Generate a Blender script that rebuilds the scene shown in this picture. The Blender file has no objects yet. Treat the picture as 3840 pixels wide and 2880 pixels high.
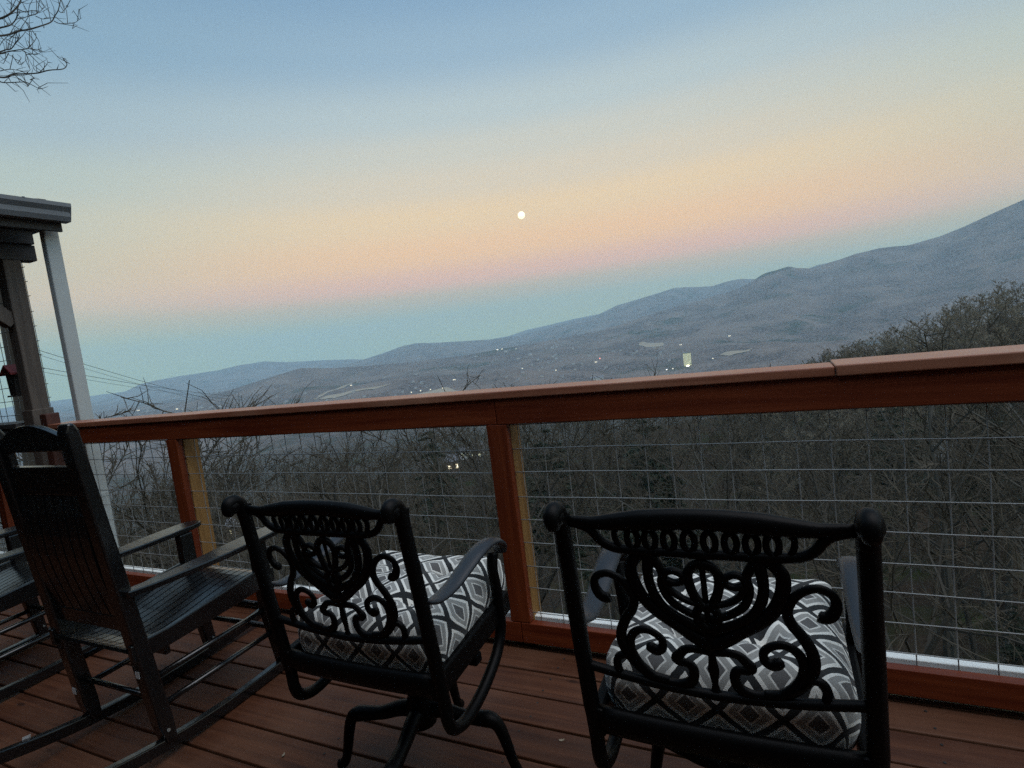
import bpy, bmesh, math, random
import numpy as np
from mathutils import Vector, Matrix

R = math.radians
sc = bpy.context.scene
COL = sc.collection
rng = random.Random(7)

# ------------------------------------------------------------------ camera
EYE = Vector((0.0, 0.0, 1.34))
YAW, PITCH, ROLL, FPX = 0.445707, 0.091096, 0.123116, 2090.0
cd = bpy.data.cameras.new('camera')
cd.sensor_width = 36.0
cd.lens = 36.0 * FPX / 3840.0
cd.clip_start = 0.03
cd.clip_end = 120000.0
cam = bpy.data.objects.new('camera', cd)
COL.objects.link(cam)
fwd = Vector((-math.sin(YAW) * math.cos(PITCH), math.cos(YAW) * math.cos(PITCH), -math.sin(PITCH)))
rt0 = Vector((math.cos(YAW), math.sin(YAW), 0.0))
up0 = rt0.cross(fwd)
rt = rt0 * math.cos(ROLL) - up0 * math.sin(ROLL)
up = rt0 * math.sin(ROLL) + up0 * math.cos(ROLL)
m = Matrix((rt, up, -fwd)).transposed().to_4x4()
m.translation = EYE
cam.matrix_world = m
sc.camera = cam

# ------------------------------------------------------------------ world: dusk sky
# sun already below the horizon behind the house; the view looks at the anti-twilight arch
world = bpy.data.worlds.new('World')
sc.world = world
world.use_nodes = True
nt = world.node_tree
nt.nodes.clear()
N = nt.nodes.new
L = nt.links.new
tc = N('ShaderNodeTexCoord')
sep = N('ShaderNodeSeparateXYZ')
L(tc.outputs['Generated'], sep.inputs[0])
asin = N('ShaderNodeMath'); asin.operation = 'ARCSINE'
L(sep.outputs['Z'], asin.inputs[0])
mr = N('ShaderNodeMapRange')
mr.inputs['From Min'].default_value = R(-10); mr.inputs['From Max'].default_value = R(90)
L(asin.outputs[0], mr.inputs['Value'])
ramp = N('ShaderNodeValToRGB')
ramp.color_ramp.interpolation = 'EASE'
STOPS = [(-10, (.42, .50, .28)), (0.0, (.60, .68, .28)), (2.6, (.58, .60, .28)), (4.3, (.72, .56, .31)), (6.0, (1.02, .57, .37)),
         (8.5, (1.10, .66, .32)), (12.0, (.98, .71, .40)), (15.0, (.80, .68, .50)), (18.0, (.68, .66, .56)), (21.0, (.54, .62, .62)),
         (26.0, (.35, .49, .61)), (31.0, (.25, .40, .57)), (38.0, (.18, .32, .50)), (52.0, (.18, .30, .44)), (90.0, (.28, .38, .50))]
SIDE = [(-10, (.42, .52, .29)), (0.0, (.60, .72, .29)), (3.0, (.58, .66, .30)), (4.8, (.67, .60, .33)), (6.8, (.82, .64, .40)),
        (9.5, (.70, .62, .42)), (13.0, (.62, .62, .48)), (16.0, (.51, .59, .53)), (20.0, (.39, .51, .57)), (26.0, (.25, .40, .53)),
        (34.0, (.18, .32, .49)), (52.0, (.18, .30, .44)), (90.0, (.28, .38, .50))]
def fill(cr, stops):
    while len(cr.elements) > 1:
        cr.elements.remove(cr.elements[-1])
    for i, (e, c) in enumerate(stops):
        el = cr.elements[0] if i == 0 else cr.elements.new((e + 10) / 100)
        el.position = (e + 10) / 100
        el.color = (*c, 1)
fill(ramp.color_ramp, STOPS)
L(mr.outputs[0], ramp.inputs[0])
ramp2 = N('ShaderNodeValToRGB'); ramp2.color_ramp.interpolation = 'EASE'; fill(ramp2.color_ramp, SIDE)
L(mr.outputs[0], ramp2.inputs[0])
# the rosy arch is strongest opposite the sunken sun
anti = Vector((math.sin(R(-20)), math.cos(R(-20)), 0))
da = N('ShaderNodeVectorMath'); da.operation = 'DOT_PRODUCT'; L(tc.outputs['Generated'], da.inputs[0]); da.inputs[1].default_value = anti
mra = N('ShaderNodeMapRange'); mra.interpolation_type = 'SMOOTHSTEP'; mra.inputs['From Min'].default_value = .66; mra.inputs['From Max'].default_value = .985
L(da.outputs['Value'], mra.inputs['Value'])
mixs = N('ShaderNodeMix'); mixs.data_type = 'RGBA'
L(mra.outputs[0], mixs.inputs[0]); L(ramp2.outputs['Color'], mixs.inputs[6]); L(ramp.outputs['Color'], mixs.inputs[7])
# the west (behind the camera, where the sun went down) is the brighter half of the sky
west = Vector((math.sin(YAW) * .86, -math.cos(YAW) * .86, .5)).normalized()
dot = N('ShaderNodeVectorMath'); dot.operation = 'DOT_PRODUCT'
L(tc.outputs['Generated'], dot.inputs[0]); dot.inputs[1].default_value = west
mr2 = N('ShaderNodeMapRange'); mr2.interpolation_type = 'SMOOTHSTEP'
mr2.inputs['From Min'].default_value = 0.0; mr2.inputs['From Max'].default_value = 1.0
mr2.inputs['To Min'].default_value = 1.0; mr2.inputs['To Max'].default_value = 3.3
L(dot.outputs['Value'], mr2.inputs['Value'])
bg1 = N('ShaderNodeBackground')
L(mixs.outputs[2], bg1.inputs['Color']); L(mr2.outputs[0], bg1.inputs['Strength'])
skyt = N('ShaderNodeTexSky'); skyt.sky_type = 'NISHITA'; skyt.sun_disc = False
SUN_EL, SUN_ROT = R(-2.0), math.atan2(west.x, west.y)
skyt.sun_elevation = SUN_EL; skyt.sun_rotation = SUN_ROT
bg2 = N('ShaderNodeBackground'); bg2.inputs['Strength'].default_value = 0.05
L(skyt.outputs['Color'], bg2.inputs['Color'])
add = N('ShaderNodeAddShader'); L(bg1.outputs[0], add.inputs[0]); L(bg2.outputs[0], add.inputs[1])
wo = N('ShaderNodeOutputWorld'); L(add.outputs[0], wo.inputs['Surface'])

# very wide overhead fill, added to brighten deck and cushions in place of after-glow
sl = bpy.data.lights.new('dusk_fill', 'SUN')
sl.energy = 1.75; sl.angle = R(60); sl.color = (1.0, .86, .76)
so = bpy.data.objects.new('dusk_fill', sl); COL.objects.link(so)
so.rotation_euler = Vector((-.42, .12, -1.0)).to_track_quat('-Z', 'Y').to_euler()

sc.view_settings.view_transform = 'Standard'
sc.view_settings.look = 'None'
sc.view_settings.exposure = 0.0
sc.view_settings.gamma = 1.0
sc.view_settings.use_curve_mapping = False
sc.cycles.max_bounces = 6
sc.cycles.diffuse_bounces = 3
sc.cycles.glossy_bounces = 3
sc.cycles.volume_bounces = 1
sc.cycles.use_denoising = False

# ------------------------------------------------------------------ helpers
def dirv(az, el):
    az, el = R(az), R(el)
    return Vector((math.sin(az) * math.cos(el), math.cos(az) * math.cos(el), math.sin(el)))

def polar(az, d, el):
    """point at horizontal distance d, azimuth az, elevation el seen from the eye"""
    return Vector((math.sin(R(az)) * d, math.cos(R(az)) * d, EYE.z + d * math.tan(R(el))))

def spline(pts, n=6, closed=False):
    P = [Vector(p) for p in pts]
    if len(P) < 3:
        return P
    out = []
    k = len(P)
    rngi = range(k if closed else k - 1)
    for i in rngi:
        if closed:
            a, b, c, d = P[i - 1], P[i], P[(i + 1) % k], P[(i + 2) % k]
        else:
            a, b, c, d = P[max(i - 1, 0)], P[i], P[i + 1], P[min(i + 2, k - 1)]
        for j in range(n):
            t = j / n
            out.append(0.5 * ((2 * b) + (c - a) * t + (2 * a - 5 * b + 4 * c - d) * t * t + (3 * b - a - 3 * c + d) * t ** 3))
    if not closed:
        out.append(P[-1].copy())
    return out

class MB:
    def __init__(s):
        s.v = []; s.f = []; s.uv = None
    def box(s, x0, x1, y0, y1, z0, z1):
        i = len(s.v)
        s.v += [(x0, y0, z0), (x1, y0, z0), (x1, y1, z0), (x0, y1, z0), (x0, y0, z1), (x1, y0, z1), (x1, y1, z1), (x0, y1, z1)]
        s.f += [(i, i + 3, i + 2, i + 1), (i + 4, i + 5, i + 6, i + 7), (i, i + 1, i + 5, i + 4), (i + 1, i + 2, i + 6, i + 5),
                (i + 2, i + 3, i + 7, i + 6), (i + 3, i, i + 4, i + 7)]
        return s
    def bar(s, p0, p1, w, h, upv=(0, 0, 1), w1=None, h1=None):
        p0, p1 = Vector(p0), Vector(p1)
        d = (p1 - p0).normalized(); u = Vector(upv)
        sx = d.cross(u).normalized(); u = sx.cross(d).normalized()
        i = len(s.v)
        for p, ww, hh in ((p0, w, h), (p1, w1 or w, h1 or h)):
            for a, b in ((-1, -1), (1, -1), (1, 1), (-1, 1)):
                s.v.append(tuple(p + sx * (a * ww / 2) + u * (b * hh / 2)))
        s.f += [(i, i + 1, i + 2, i + 3), (i + 7, i + 6, i + 5, i + 4)]
        for k in range(4):
            a, b = i + k, i + (k + 1) % 4
            s.f.append((b, a, a + 4, b + 4))
        return s
    def tube(s, pts, rad, n=8, flat=None, closed=False, cap=True):
        """rad: number or list; flat: (normal, r2) -> radius r2 along that normal (flat castings)"""
        P = [Vector(p) for p in pts]
        k = len(P)
        if not isinstance(rad, (list, tuple)):
            rad = [rad] * k
        i0 = len(s.v)
        prev = None
        for i, p in enumerate(P):
            if closed:
                t = P[(i + 1) % k] - P[i - 1]
            else:
                t = P[min(i + 1, k - 1)] - P[max(i - 1, 0)]
            t = t.normalized() if t.length > 1e-9 else Vector((0, 0, 1))
            if flat:
                nrm = Vector(flat[0]); nrm = (nrm - t * nrm.dot(t)).normalized(); side = t.cross(nrm)
            else:
                if prev is None:
                    a = Vector((0, 0, 1)) if abs(t.z) < .9 else Vector((1, 0, 0))
                    nrm = (a - t * a.dot(t)).normalized()
                else:
                    nrm = (prev - t * prev.dot(t))
                    nrm = nrm.normalized() if nrm.length > 1e-6 else t.orthogonal().normalized()
                prev = nrm; side = t.cross(nrm)
            r = rad[i]; r2 = (flat[1] * r / max(rad)) if flat else r
            for j in range(n):
                a = 2 * math.pi * (j + .5) / n
                s.v.append(tuple(p + side * (math.cos(a) * r) + nrm * (math.sin(a) * r2)))
        for i in range(k if closed else k - 1):
            a, b = i0 + i * n, i0 + ((i + 1) % k) * n
            for j in range(n):
                j2 = (j + 1) % n
                s.f.append((a + j, a + j2, b + j2, b + j))
        if cap and not closed:
            s.f.append(tuple(i0 + j for j in reversed(range(n))))
            s.f.append(tuple(i0 + (k - 1) * n + j for j in range(n)))
        return s
    def ball(s, c, r, n=10, sc3=(1, 1, 1)):
        c = Vector(c); i0 = len(s.v); m_ = n // 2 + 1
        for i in range(m_ + 1):
            th = math.pi * i / m_
            for j in range(n):
                ph = 2 * math.pi * j / n
                s.v.append((c.x + r * sc3[0] * math.sin(th) * math.cos(ph), c.y + r * sc3[1] * math.sin(th) * math.sin(ph), c.z + r * sc3[2] * math.cos(th)))
        for i in range(m_):
            for j in range(n):
                j2 = (j + 1) % n
                s.f.append((i0 + i * n + j, i0 + (i + 1) * n + j, i0 + (i + 1) * n + j2, i0 + i * n + j2))
        return s
    def prism(s, poly, axis, t0, t1):
        """poly in the two other axes (cyclic order after axis), extruded from t0 to t1"""
        i0 = len(s.v); k = len(poly)
        for t in (t0, t1):
            for a, b in poly:
                s.v.append({'x': (t, a, b), 'y': (a, t, b), 'z': (a, b, t)}[axis])
        s.f.append(tuple(i0 + j for j in reversed(range(k)))); s.f.append(tuple(i0 + k + j for j in range(k)))
        for j in range(k):
            j2 = (j + 1) % k
            s.f.append((i0 + j, i0 + j2, i0 + k + j2, i0 + k + j))
        return s
    def mesh(s, name, mat, smooth=False):
        me = bpy.data.meshes.new(name)
        me.from_pydata(s.v, [], s.f)
        bm = bmesh.new(); bm.from_mesh(me)
        bmesh.ops.recalc_face_normals(bm, faces=bm.faces)
        bm.to_mesh(me); bm.free()
        if smooth:
            me.polygons.foreach_set('use_smooth', [True] * len(me.polygons))
        if mat:
            me.materials.append(mat)
        return me
    def build(s, name, mat, parent=None, smooth=False, bevel=0.0):
        o = bpy.data.objects.new(name, s.mesh(name, mat, smooth))
        COL.objects.link(o)
        if parent: o.parent = parent
        if bevel:
            b = o.modifiers.new('bevel', 'BEVEL'); b.width = bevel; b.segments = 2; b.limit_method = 'ANGLE'; b.angle_limit = R(40)
        return o

def tag(o, label=None, cat=None, group=None, kind=None):
    if label: o['label'] = label
    if cat: o['category'] = cat
    if group: o['group'] = group
    if kind: o['kind'] = kind
    return o

def empty(name, loc=(0, 0, 0), rz=0.0):
    o = bpy.data.objects.new(name, None); COL.objects.link(o)
    o.location = loc; o.rotation_euler = (0, 0, rz); o.empty_display_size = .1
    return o

KIDS = {}
def copy_tree(o, parent=None):
    c = o.copy(); COL.objects.link(c)
    if parent: c.parent = parent
    for ch in o.children:
        copy_tree(ch, c)
    return c

# ------------------------------------------------------------------ materials
def new_mat(name):
    mt = bpy.data.materials.new(name); mt.use_nodes = True
    n = mt.node_tree; b = n.nodes['Principled BSDF']
    return mt, n, b

def plain(name, col, rough=.5, metal=0.0, spec=.5, bump=0.0, bscale=60, var=0.0, vscale=8.0, coat=0.0):
    mt, n, b = new_mat(name)
    b.inputs['Base Color'].default_value = (*col, 1); b.inputs['Roughness'].default_value = rough
    b.inputs['Metallic'].default_value = metal; b.inputs['Specular IOR Level'].default_value = spec
    b.inputs['Coat Weight'].default_value = coat
    tcn = n.nodes.new('ShaderNodeTexCoord')
    if var:
        nz = n.nodes.new('ShaderNodeTexNoise'); nz.inputs['Scale'].default_value = vscale; nz.inputs['Detail'].default_value = 6
        n.links.new(tcn.outputs['Object'], nz.inputs['Vector'])
        mx = n.nodes.new('ShaderNodeMix'); mx.data_type = 'RGBA'
        mx.inputs[6].default_value = (*[c * (1 - var) for c in col], 1); mx.inputs[7].default_value = (*[min(1, c * (1 + var)) for c in col], 1)
        n.links.new(nz.outputs['Fac'], mx.inputs[0]); n.links.new(mx.outputs[2], b.inputs['Base Color'])
    if bump:
        nb = n.nodes.new('ShaderNodeTexNoise'); nb.inputs['Scale'].default_value = bscale; nb.inputs['Detail'].default_value = 4
        n.links.new(tcn.outputs['Object'], nb.inputs['Vector'])
        bp = n.nodes.new('ShaderNodeBump'); bp.inputs['Strength'].default_value = bump; bp.inputs['Distance'].default_value = .004
        n.links.new(nb.outputs['Fac'], bp.inputs['Height']); n.links.new(bp.outputs[0], b.inputs['Normal'])
    return mt

def wood(name, dark, light, axis='x', rough=.5, wear=None, spec=.5, per_object=.0):
    mt, n, b = new_mat(name)
    N = n.nodes.new; Lk = n.links.new
    t = N('ShaderNodeTexCoord'); oi = N('ShaderNodeObjectInfo')
    off = N('ShaderNodeVectorMath'); off.operation = 'SCALE'; off.inputs[0].default_value = (13.7, 7.3, 5.1)
    Lk(oi.outputs['Random'], off.inputs['Scale'])
    ad = N('ShaderNodeVectorMath'); ad.operation = 'ADD'; Lk(t.outputs['Object'], ad.inputs[0]); Lk(off.outputs[0], ad.inputs[1])
    mp = N('ShaderNodeMapping'); s = {'x': (1.1, 26, 26), 'y': (26, 1.1, 26), 'z': (26, 26, 1.1)}[axis]
    mp.inputs['Scale'].default_value = s; Lk(ad.outputs[0], mp.inputs['Vector'])
    g = N('ShaderNodeTexNoise'); g.inputs['Scale'].default_value = 1.4; g.inputs['Detail'].default_value = 9; g.inputs['Roughness'].default_value = .62; g.inputs['Distortion'].default_value = .5
    Lk(mp.outputs[0], g.inputs['Vector'])
    mx = N('ShaderNodeMix'); mx.data_type = 'RGBA'; mx.inputs[6].default_value = (*dark, 1); mx.inputs[7].default_value = (*light, 1)
    rr = N('ShaderNodeMapRange'); rr.inputs['From Min'].default_value = .3; rr.inputs['From Max'].default_value = .7
    Lk(g.outputs['Fac'], rr.inputs['Value']); Lk(rr.outputs[0], mx.inputs[0])
    col = mx.outputs[2]
    # larger mottled weathering
    w = N('ShaderNodeTexNoise'); w.inputs['Scale'].default_value = 2.6; w.inputs['Detail'].default_value = 5
    Lk(ad.outputs[0], w.inputs['Vector'])
    w2 = N('ShaderNodeMapRange'); w2.inputs['From Min'].default_value = .45; w2.inputs['From Max'].default_value = .7
    Lk(w.outputs['Fac'], w2.inputs['Value'])
    if wear:
        mw = N('ShaderNodeMix'); mw.data_type = 'RGBA'; mw.inputs[7].default_value = (*wear, 1)
        wm = N('ShaderNodeMath'); wm.operation = 'MULTIPLY'; wm.inputs[1].default_value = .6
        Lk(w2.outputs[0], wm.inputs[0]); Lk(wm.outputs[0], mw.inputs[0]); Lk(col, mw.inputs[6]); col = mw.outputs[2]
    # knots and small scuffs
    k = N('ShaderNodeTexVoronoi'); k.inputs['Scale'].default_value = 3.2; k.inputs['Randomness'].default_value = 1
    mk = N('ShaderNodeMapping'); sk = {'x': (.6, 1.6, 1.6), 'y': (1.6, .6, 1.6), 'z': (1.6, 1.6, .6)}[axis]; mk.inputs['Scale'].default_value = sk
    Lk(ad.outputs[0], mk.inputs['Vector']); Lk(mk.outputs[0], k.inputs['Vector'])
    kr = N('ShaderNodeMapRange'); kr.inputs['From Min'].default_value = .03; kr.inputs['From Max'].default_value = .07; kr.inputs['To Min'].default_value = .75; kr.inputs['To Max'].default_value = 0
    Lk(k.outputs['Distance'], kr.inputs['Value'])
    mk2 = N('ShaderNodeMix'); mk2.data_type = 'RGBA'; mk2.inputs[7].default_value = (*[c * .35 for c in dark], 1)
    Lk(kr.outputs[0], mk2.inputs[0]); Lk(col, mk2.inputs[6]); col = mk2.outputs[2]
    if per_object:
        hv = N('ShaderNodeHueSaturation')
        vr = N('ShaderNodeMapRange'); vr.inputs['To Min'].default_value = 1 - per_object; vr.inputs['To Max'].default_value = 1 + per_object
        Lk(oi.outputs['Random'], vr.inputs['Value']); Lk(vr.outputs[0], hv.inputs['Value']); Lk(col, hv.inputs['Color']); col = hv.outputs[0]
    Lk(col, b.inputs['Base Color'])
    ro = N('ShaderNodeMapRange'); ro.inputs['To Min'].default_value = rough - .12; ro.inputs['To Max'].default_value = rough + .15
    Lk(g.outputs['Fac'], ro.inputs['Value']); Lk(ro.outputs[0], b.inputs['Roughness'])
    b.inputs['Specular IOR Level'].default_value = spec
    bp = N('ShaderNodeBump'); bp.inputs['Strength'].default_value = .35; bp.inputs['Distance'].default_value = .003
    Lk(g.outputs['Fac'], bp.inputs['Height']); Lk(bp.outputs[0], b.inputs['Normal'])
    return mt

M = {}
M['stain_x'] = wood('red_stained_wood_x', (.080, .0105, .0022), (.178, .034, .0075), 'x', .5, spec=.3)
M['stain_z'] = wood('red_stained_wood_z', (.080, .0105, .0022), (.182, .036, .0075), 'z', .5, spec=.3)
M['end_post'] = wood('shade_toned_wood', (.035, .010, .006), (.075, .022, .012), 'z', .6)  # darker copy of the red stain, with the porch shade put into the colour
M['cap'] = wood('cap_wood', (.17, .052, .026), (.33, .125, .068), 'x', .38, wear=(.37, .19, .115))
M['pine_z'] = wood('yellow_pine', (.17, .080, .018), (.30, .155, .042), 'z', .6)
M['deck'] = wood('deck_board_wood', (.036, .0112, .0046), (.098, .036, .0160), 'x', .58, wear=(.118, .056, .032), spec=.25, per_object=.16)
M['porch_z'] = wood('porch_wood_z', (.062, .048, .039), (.135, .108, .086), 'z', .65)
M['porch_y'] = wood('porch_wood_y', (.035, .034, .034), (.075, .072, .07), 'y', .65)
M['white'] = plain('white_painted_board', (.78, .80, .76), .45, var=.06, vscale=5)
M['downspout'] = plain('white_metal', (.44, .47, .455), .4, var=.08, vscale=3)
M['gutter'] = plain('grey_gutter_metal', (.16, .17, .18), .4, var=.15, vscale=6)
M['shingle'] = plain('dark_shingle', (.03, .03, .032), .85, bump=.5, bscale=90, var=.3)
M['wire'] = plain('galvanised_wire', (.26, .27, .26), .5, metal=.3)
M['iron'] = plain('black_cast_metal', (.0014, .0015, .0017), .46, spec=.13, bump=.12, bscale=420)
M['arm'] = plain('skylit_cast_metal', (.014, .017, .022), .42, spec=.5, bump=.12, bscale=420)  # lighter, bluer copy of the chair metal: skylight on the arms put into colour
M['rocker'] = plain('black_painted_wood', (.0042, .0048, .0054), .20, spec=.75, bump=.10, bscale=70)
M['sticker'] = plain('paper_sticker', (.45, .45, .45), .6, var=.5, vscale=160)
M['bark'] = plain('grey_bark', (.034, .029, .021), .9, var=.35, vscale=3)
M['barkpale'] = plain('pale_bark', (.054, .050, .040), .9, var=.35, vscale=3)
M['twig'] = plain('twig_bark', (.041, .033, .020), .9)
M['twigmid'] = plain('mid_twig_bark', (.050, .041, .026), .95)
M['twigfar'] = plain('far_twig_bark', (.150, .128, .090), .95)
M['needle'] = plain('pine_needles', (.008, .016, .005), .75, var=.4, vscale=.9)
M['cable'] = plain('dark_cable', (.02, .02, .02), .6)
M['birdred'] = plain('dull_red_paint', (.16, .02, .02), .6, var=.2)
M['birddark'] = plain('dark_wood', (.018, .016, .014), .7)
M['wall_pale'] = plain('pale_house_wall', (.36, .345, .31), .8)
M['wall_brown'] = plain('brown_house_wall', (.16, .11, .08), .8)
M['roofgrey'] = plain('grey_house_roof', (.14, .14, .15), .8)
M['hotel'] = plain('cream_tower_wall', (.34, .33, .17), .8)
M['field'] = plain('dry_grass_field', (.25, .21, .15), .95, var=.3, vscale=.01)
M['gravel'] = plain('pale_gravel', (.12, .118, .108), .95, var=.3, vscale=.8)
M['siding'] = wood('house_siding', (.035, .024, .018), (.07, .05, .036), 'x', .6)
def emit(name, col, st):
    mt, n, b = new_mat(name)
    b.inputs['Base Color'].default_value = (*col, 1); b.inputs['Emission Color'].default_value = (*col, 1); b.inputs['Emission Strength'].default_value = st
    return mt
M['lit'] = emit('lit_window', (1.0, .86, .58), 1.6)
M['litdim'] = emit('dim_lit_window', (1.0, .92, .58), .24)
M['litwhite'] = emit('white_lamp', (1.0, .97, .85), 3.5)
M['litred'] = emit('red_lamp', (1.0, .22, .16), 4.0)
M['moon'] = emit('moon_surface', (1.0, .84, .58), 1.25)

# cushion cloth: woven diamonds, nested squares, black lattice (UV in metres)
def cushion_mat():
    mt, n, b = new_mat('diamond_cushion_cloth')
    N = n.nodes.new; Lk = n.links.new
    uv = N('ShaderNodeUVMap'); uv.uv_map = 'UVMap'
    wob = N('ShaderNodeTexNoise'); wob.inputs['Scale'].default_value = 30; Lk(uv.outputs[0], wob.inputs['Vector'])
    wsub = N('ShaderNodeVectorMath'); wsub.operation = 'SUBTRACT'; Lk(wob.outputs['Color'], wsub.inputs[0]); wsub.inputs[1].default_value = (.5, .5, .5)
    wsc = N('ShaderNodeVectorMath'); wsc.operation = 'SCALE'; wsc.inputs['Scale'].default_value = .004; Lk(wsub.outputs[0], wsc.inputs[0])
    wad = N('ShaderNodeVectorMath'); wad.operation = 'ADD'; Lk(uv.outputs[0], wad.inputs[0]); Lk(wsc.outputs[0], wad.inputs[1])
    s = N('ShaderNodeSeparateXYZ'); Lk(wad.outputs[0], s.inputs[0])
    def mth(op, a, bb=None, v=None):
        q = N('ShaderNodeMath'); q.operation = op; Lk(a, q.inputs[0])
        if bb is not None: Lk(bb, q.inputs[1])
        elif v is not None: q.inputs[1].default_value = v
        return q.outputs[0]
    P = .119          # diamond diagonal in x
    def tri(sum_):
        a = mth('MULTIPLY', sum_, v=1 / P); a = mth('FRACT', a); a = mth('SUBTRACT', a, v=.5); return mth('ABSOLUTE', a)
    d = mth('MAXIMUM', tri(mth('ADD', s.outputs[0], s.outputs[1])), tri(mth('SUBTRACT', s.outputs[0], s.outputs[1])))
    cr = N('ShaderNodeValToRGB'); Lk(mth('MULTIPLY', d, v=2.0), cr.inputs[0])
    e = cr.color_ramp; e.interpolation = 'CONSTANT'
    stops = [(0, (.085, .085, .083)), (.31, (.56, .57, .53)), (.39, (.25, .255, .24)), (.665, (.66, .67, .62)), (.835, (.005, .007, .008))]
    while len(e.elements) > 1: e.elements.remove(e.elements[-1])
    for i, (p, c) in enumerate(stops):
        q = e.elements[0] if i == 0 else e.elements.new(p)
        q.position = p; q.color = (*c, 1)
    wv = N('ShaderNodeTexNoise'); wv.inputs['Scale'].default_value = 500; wv.inputs['Detail'].default_value = 3; Lk(uv.outputs[0], wv.inputs['Vector'])
    mw = N('ShaderNodeMapRange'); mw.inputs['To Min'].default_value = .78; mw.inputs['To Max'].default_value = 1.22; Lk(wv.outputs['Fac'], mw.inputs['Value'])
    mu = N('ShaderNodeVectorMath'); mu.operation = 'SCALE'; Lk(cr.outputs['Color'], mu.inputs[0]); Lk(mw.outputs[0], mu.inputs['Scale'])
    Lk(mu.outputs[0], b.inputs['Base Color']); b.inputs['Roughness'].default_value = .9; b.inputs['Sheen Weight'].default_value = .15
    bp = N('ShaderNodeBump'); bp.inputs['Strength'].default_value = .25; bp.inputs['Distance'].default_value = .002
    Lk(wv.outputs['Fac'], bp.inputs['Height']); Lk(bp.outputs[0], b.inputs['Normal'])
    return mt
M['cushion'] = cushion_mat()

# ------------------------------------------------------------------ terrain
PERM = np.random.RandomState(3).rand(256, 256)
def vnoise(x, y):
    xi = np.floor(x).astype(int); yi = np.floor(y).astype(int)
    fx = x - xi; fy = y - yi
    fx = fx * fx * (3 - 2 * fx); fy = fy * fy * (3 - 2 * fy)
    a = PERM[xi % 256, yi % 256]; b = PERM[(xi + 1) % 256, yi % 256]; c = PERM[xi % 256, (yi + 1) % 256]; d = PERM[(xi + 1) % 256, (yi + 1) % 256]
    return (a * (1 - fx) + b * fx) * (1 - fy) + (c * (1 - fx) + d * fx) * fy - .5
def fbm(x, y, o=4):
    s = 0; a = 1.0
    for i in range(o):
        s = s + a * vnoise(x * 2 ** i + 17 * i, y * 2 ** i + 31 * i); a *= .5
    return s
def sstep(a, b, x):
    t = np.clip((x - a) / (b - a), 0, 1); return t * t * (3 - 2 * t)

RIDGE = {
 'near': [(-40, -14), (-20, -12), (-6, -10), (-1.06, -7.6), (0.94, -6.6), (2.85, -5.6), (4.71, -4.6), (6.49, -4.3), (8.22, -3.5), (9.85, -3.4), (10.81, -3.1), (11.77, -2.4), (12.98, -1.8), (14.43, -1.5), (15.83, -.8), (16.63, -.6), (17.46, -.7), (19.64, -.4), (21.92, 0), (35, 1.5), (60, 3)],
 'mount': [(-110, -2.2), (-75, -3.2), (-59.44, -2.99), (-55.93, -2.59), (-52.13, -2.03), (-50.11, -1.6), (-48.04, -1.24), (-45.91, -.87), (-42.97, -1.28), (-39.45, -1.52), (-34.89, -1.71), (-30.17, -1.69), (-25.36, -1.44), (-20.56, -1.21), (-15.81, -.8), (-13.46, -.39), (-11.15, .1), (-8.9, .5), (-6.71, .79), (-4.57, 1.17), (-2.48, 1.61), (-1.24, 2.16), (-.22, 2.64), (.75, 2.82), (1.71, 2.88), (2.25, 2.67), (3.71, 2.47), (5.16, 2.72), (6.91, 3.2), (8.58, 3.29), (10.48, 3.12), (12.61, 3.45), (14.07, 3.87), (15.74, 4.48), (17.63, 5.12), (19.78, 5.7), (22.03, 6.46), (30, 7.2), (50, 6.5), (110, 5)],
 'blue': [(-110, -2.5), (-48.17, -2.11), (-43, -1.5), (-41.18, -1.06), (-39.8, -.78), (-37.94, -.42), (-36.04, .04), (-34.63, .15), (-32.79, -.04), (-29.98, -.24), (-27.14, -.4), (-24.27, -.38), (-22.33, -.14), (-20.4, .19), (-18, .5), (-16.11, .73), (-14.19, 1.42), (-11.88, 1.8), (-9.62, 2.18), (-8.5, 2.39), (-7.43, 2.32), (-4.91, 2.05), (-3.23, 2.37), (-2.42, 2.38), (-1.24, 2.16), (1.45, 2.0), (2.97, 2.34), (3.71, 2.56), (5.15, 2.75), (6.89, 2.93), (12, 2.6), (30, 2), (110, 1.5)],
 'far': [(-110, -.4), (-85, -1.2), (-68.12, -1.71), (-65.38, -1.62), (-63.93, -1.58), (-62.4, -1.4), (-60.46, -1.1), (-59.05, -.45), (-58.02, -.29), (-55.55, -.16), (-52.98, -.11), (-51.03, .14), (-49.04, .22), (-47.05, -.14), (-43.71, -.4), (-41.12, -.65), (-39.37, -.93), (-34.88, -1.0), (-30, -.6), (-25.21, -.26), (-23.26, .12), (-21.33, .3), (-18.93, .62), (-16.1, .83), (-11.11, .56), (0, 1), (110, 1)],
}
def prof(k, az):
    a = np.array(RIDGE[k]); return np.interp(az, a[:, 0], a[:, 1])
FLOOR_D = np.log(np.array([1.0, 5, 20, 60, 150, 400, 900, 1700, 4000, 9000, 60000]))
FLOOR_Z = np.array([-3.0, -4.6, -11.5, -29, -60, -112, -160, -190, -200, -200, -200])
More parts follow.
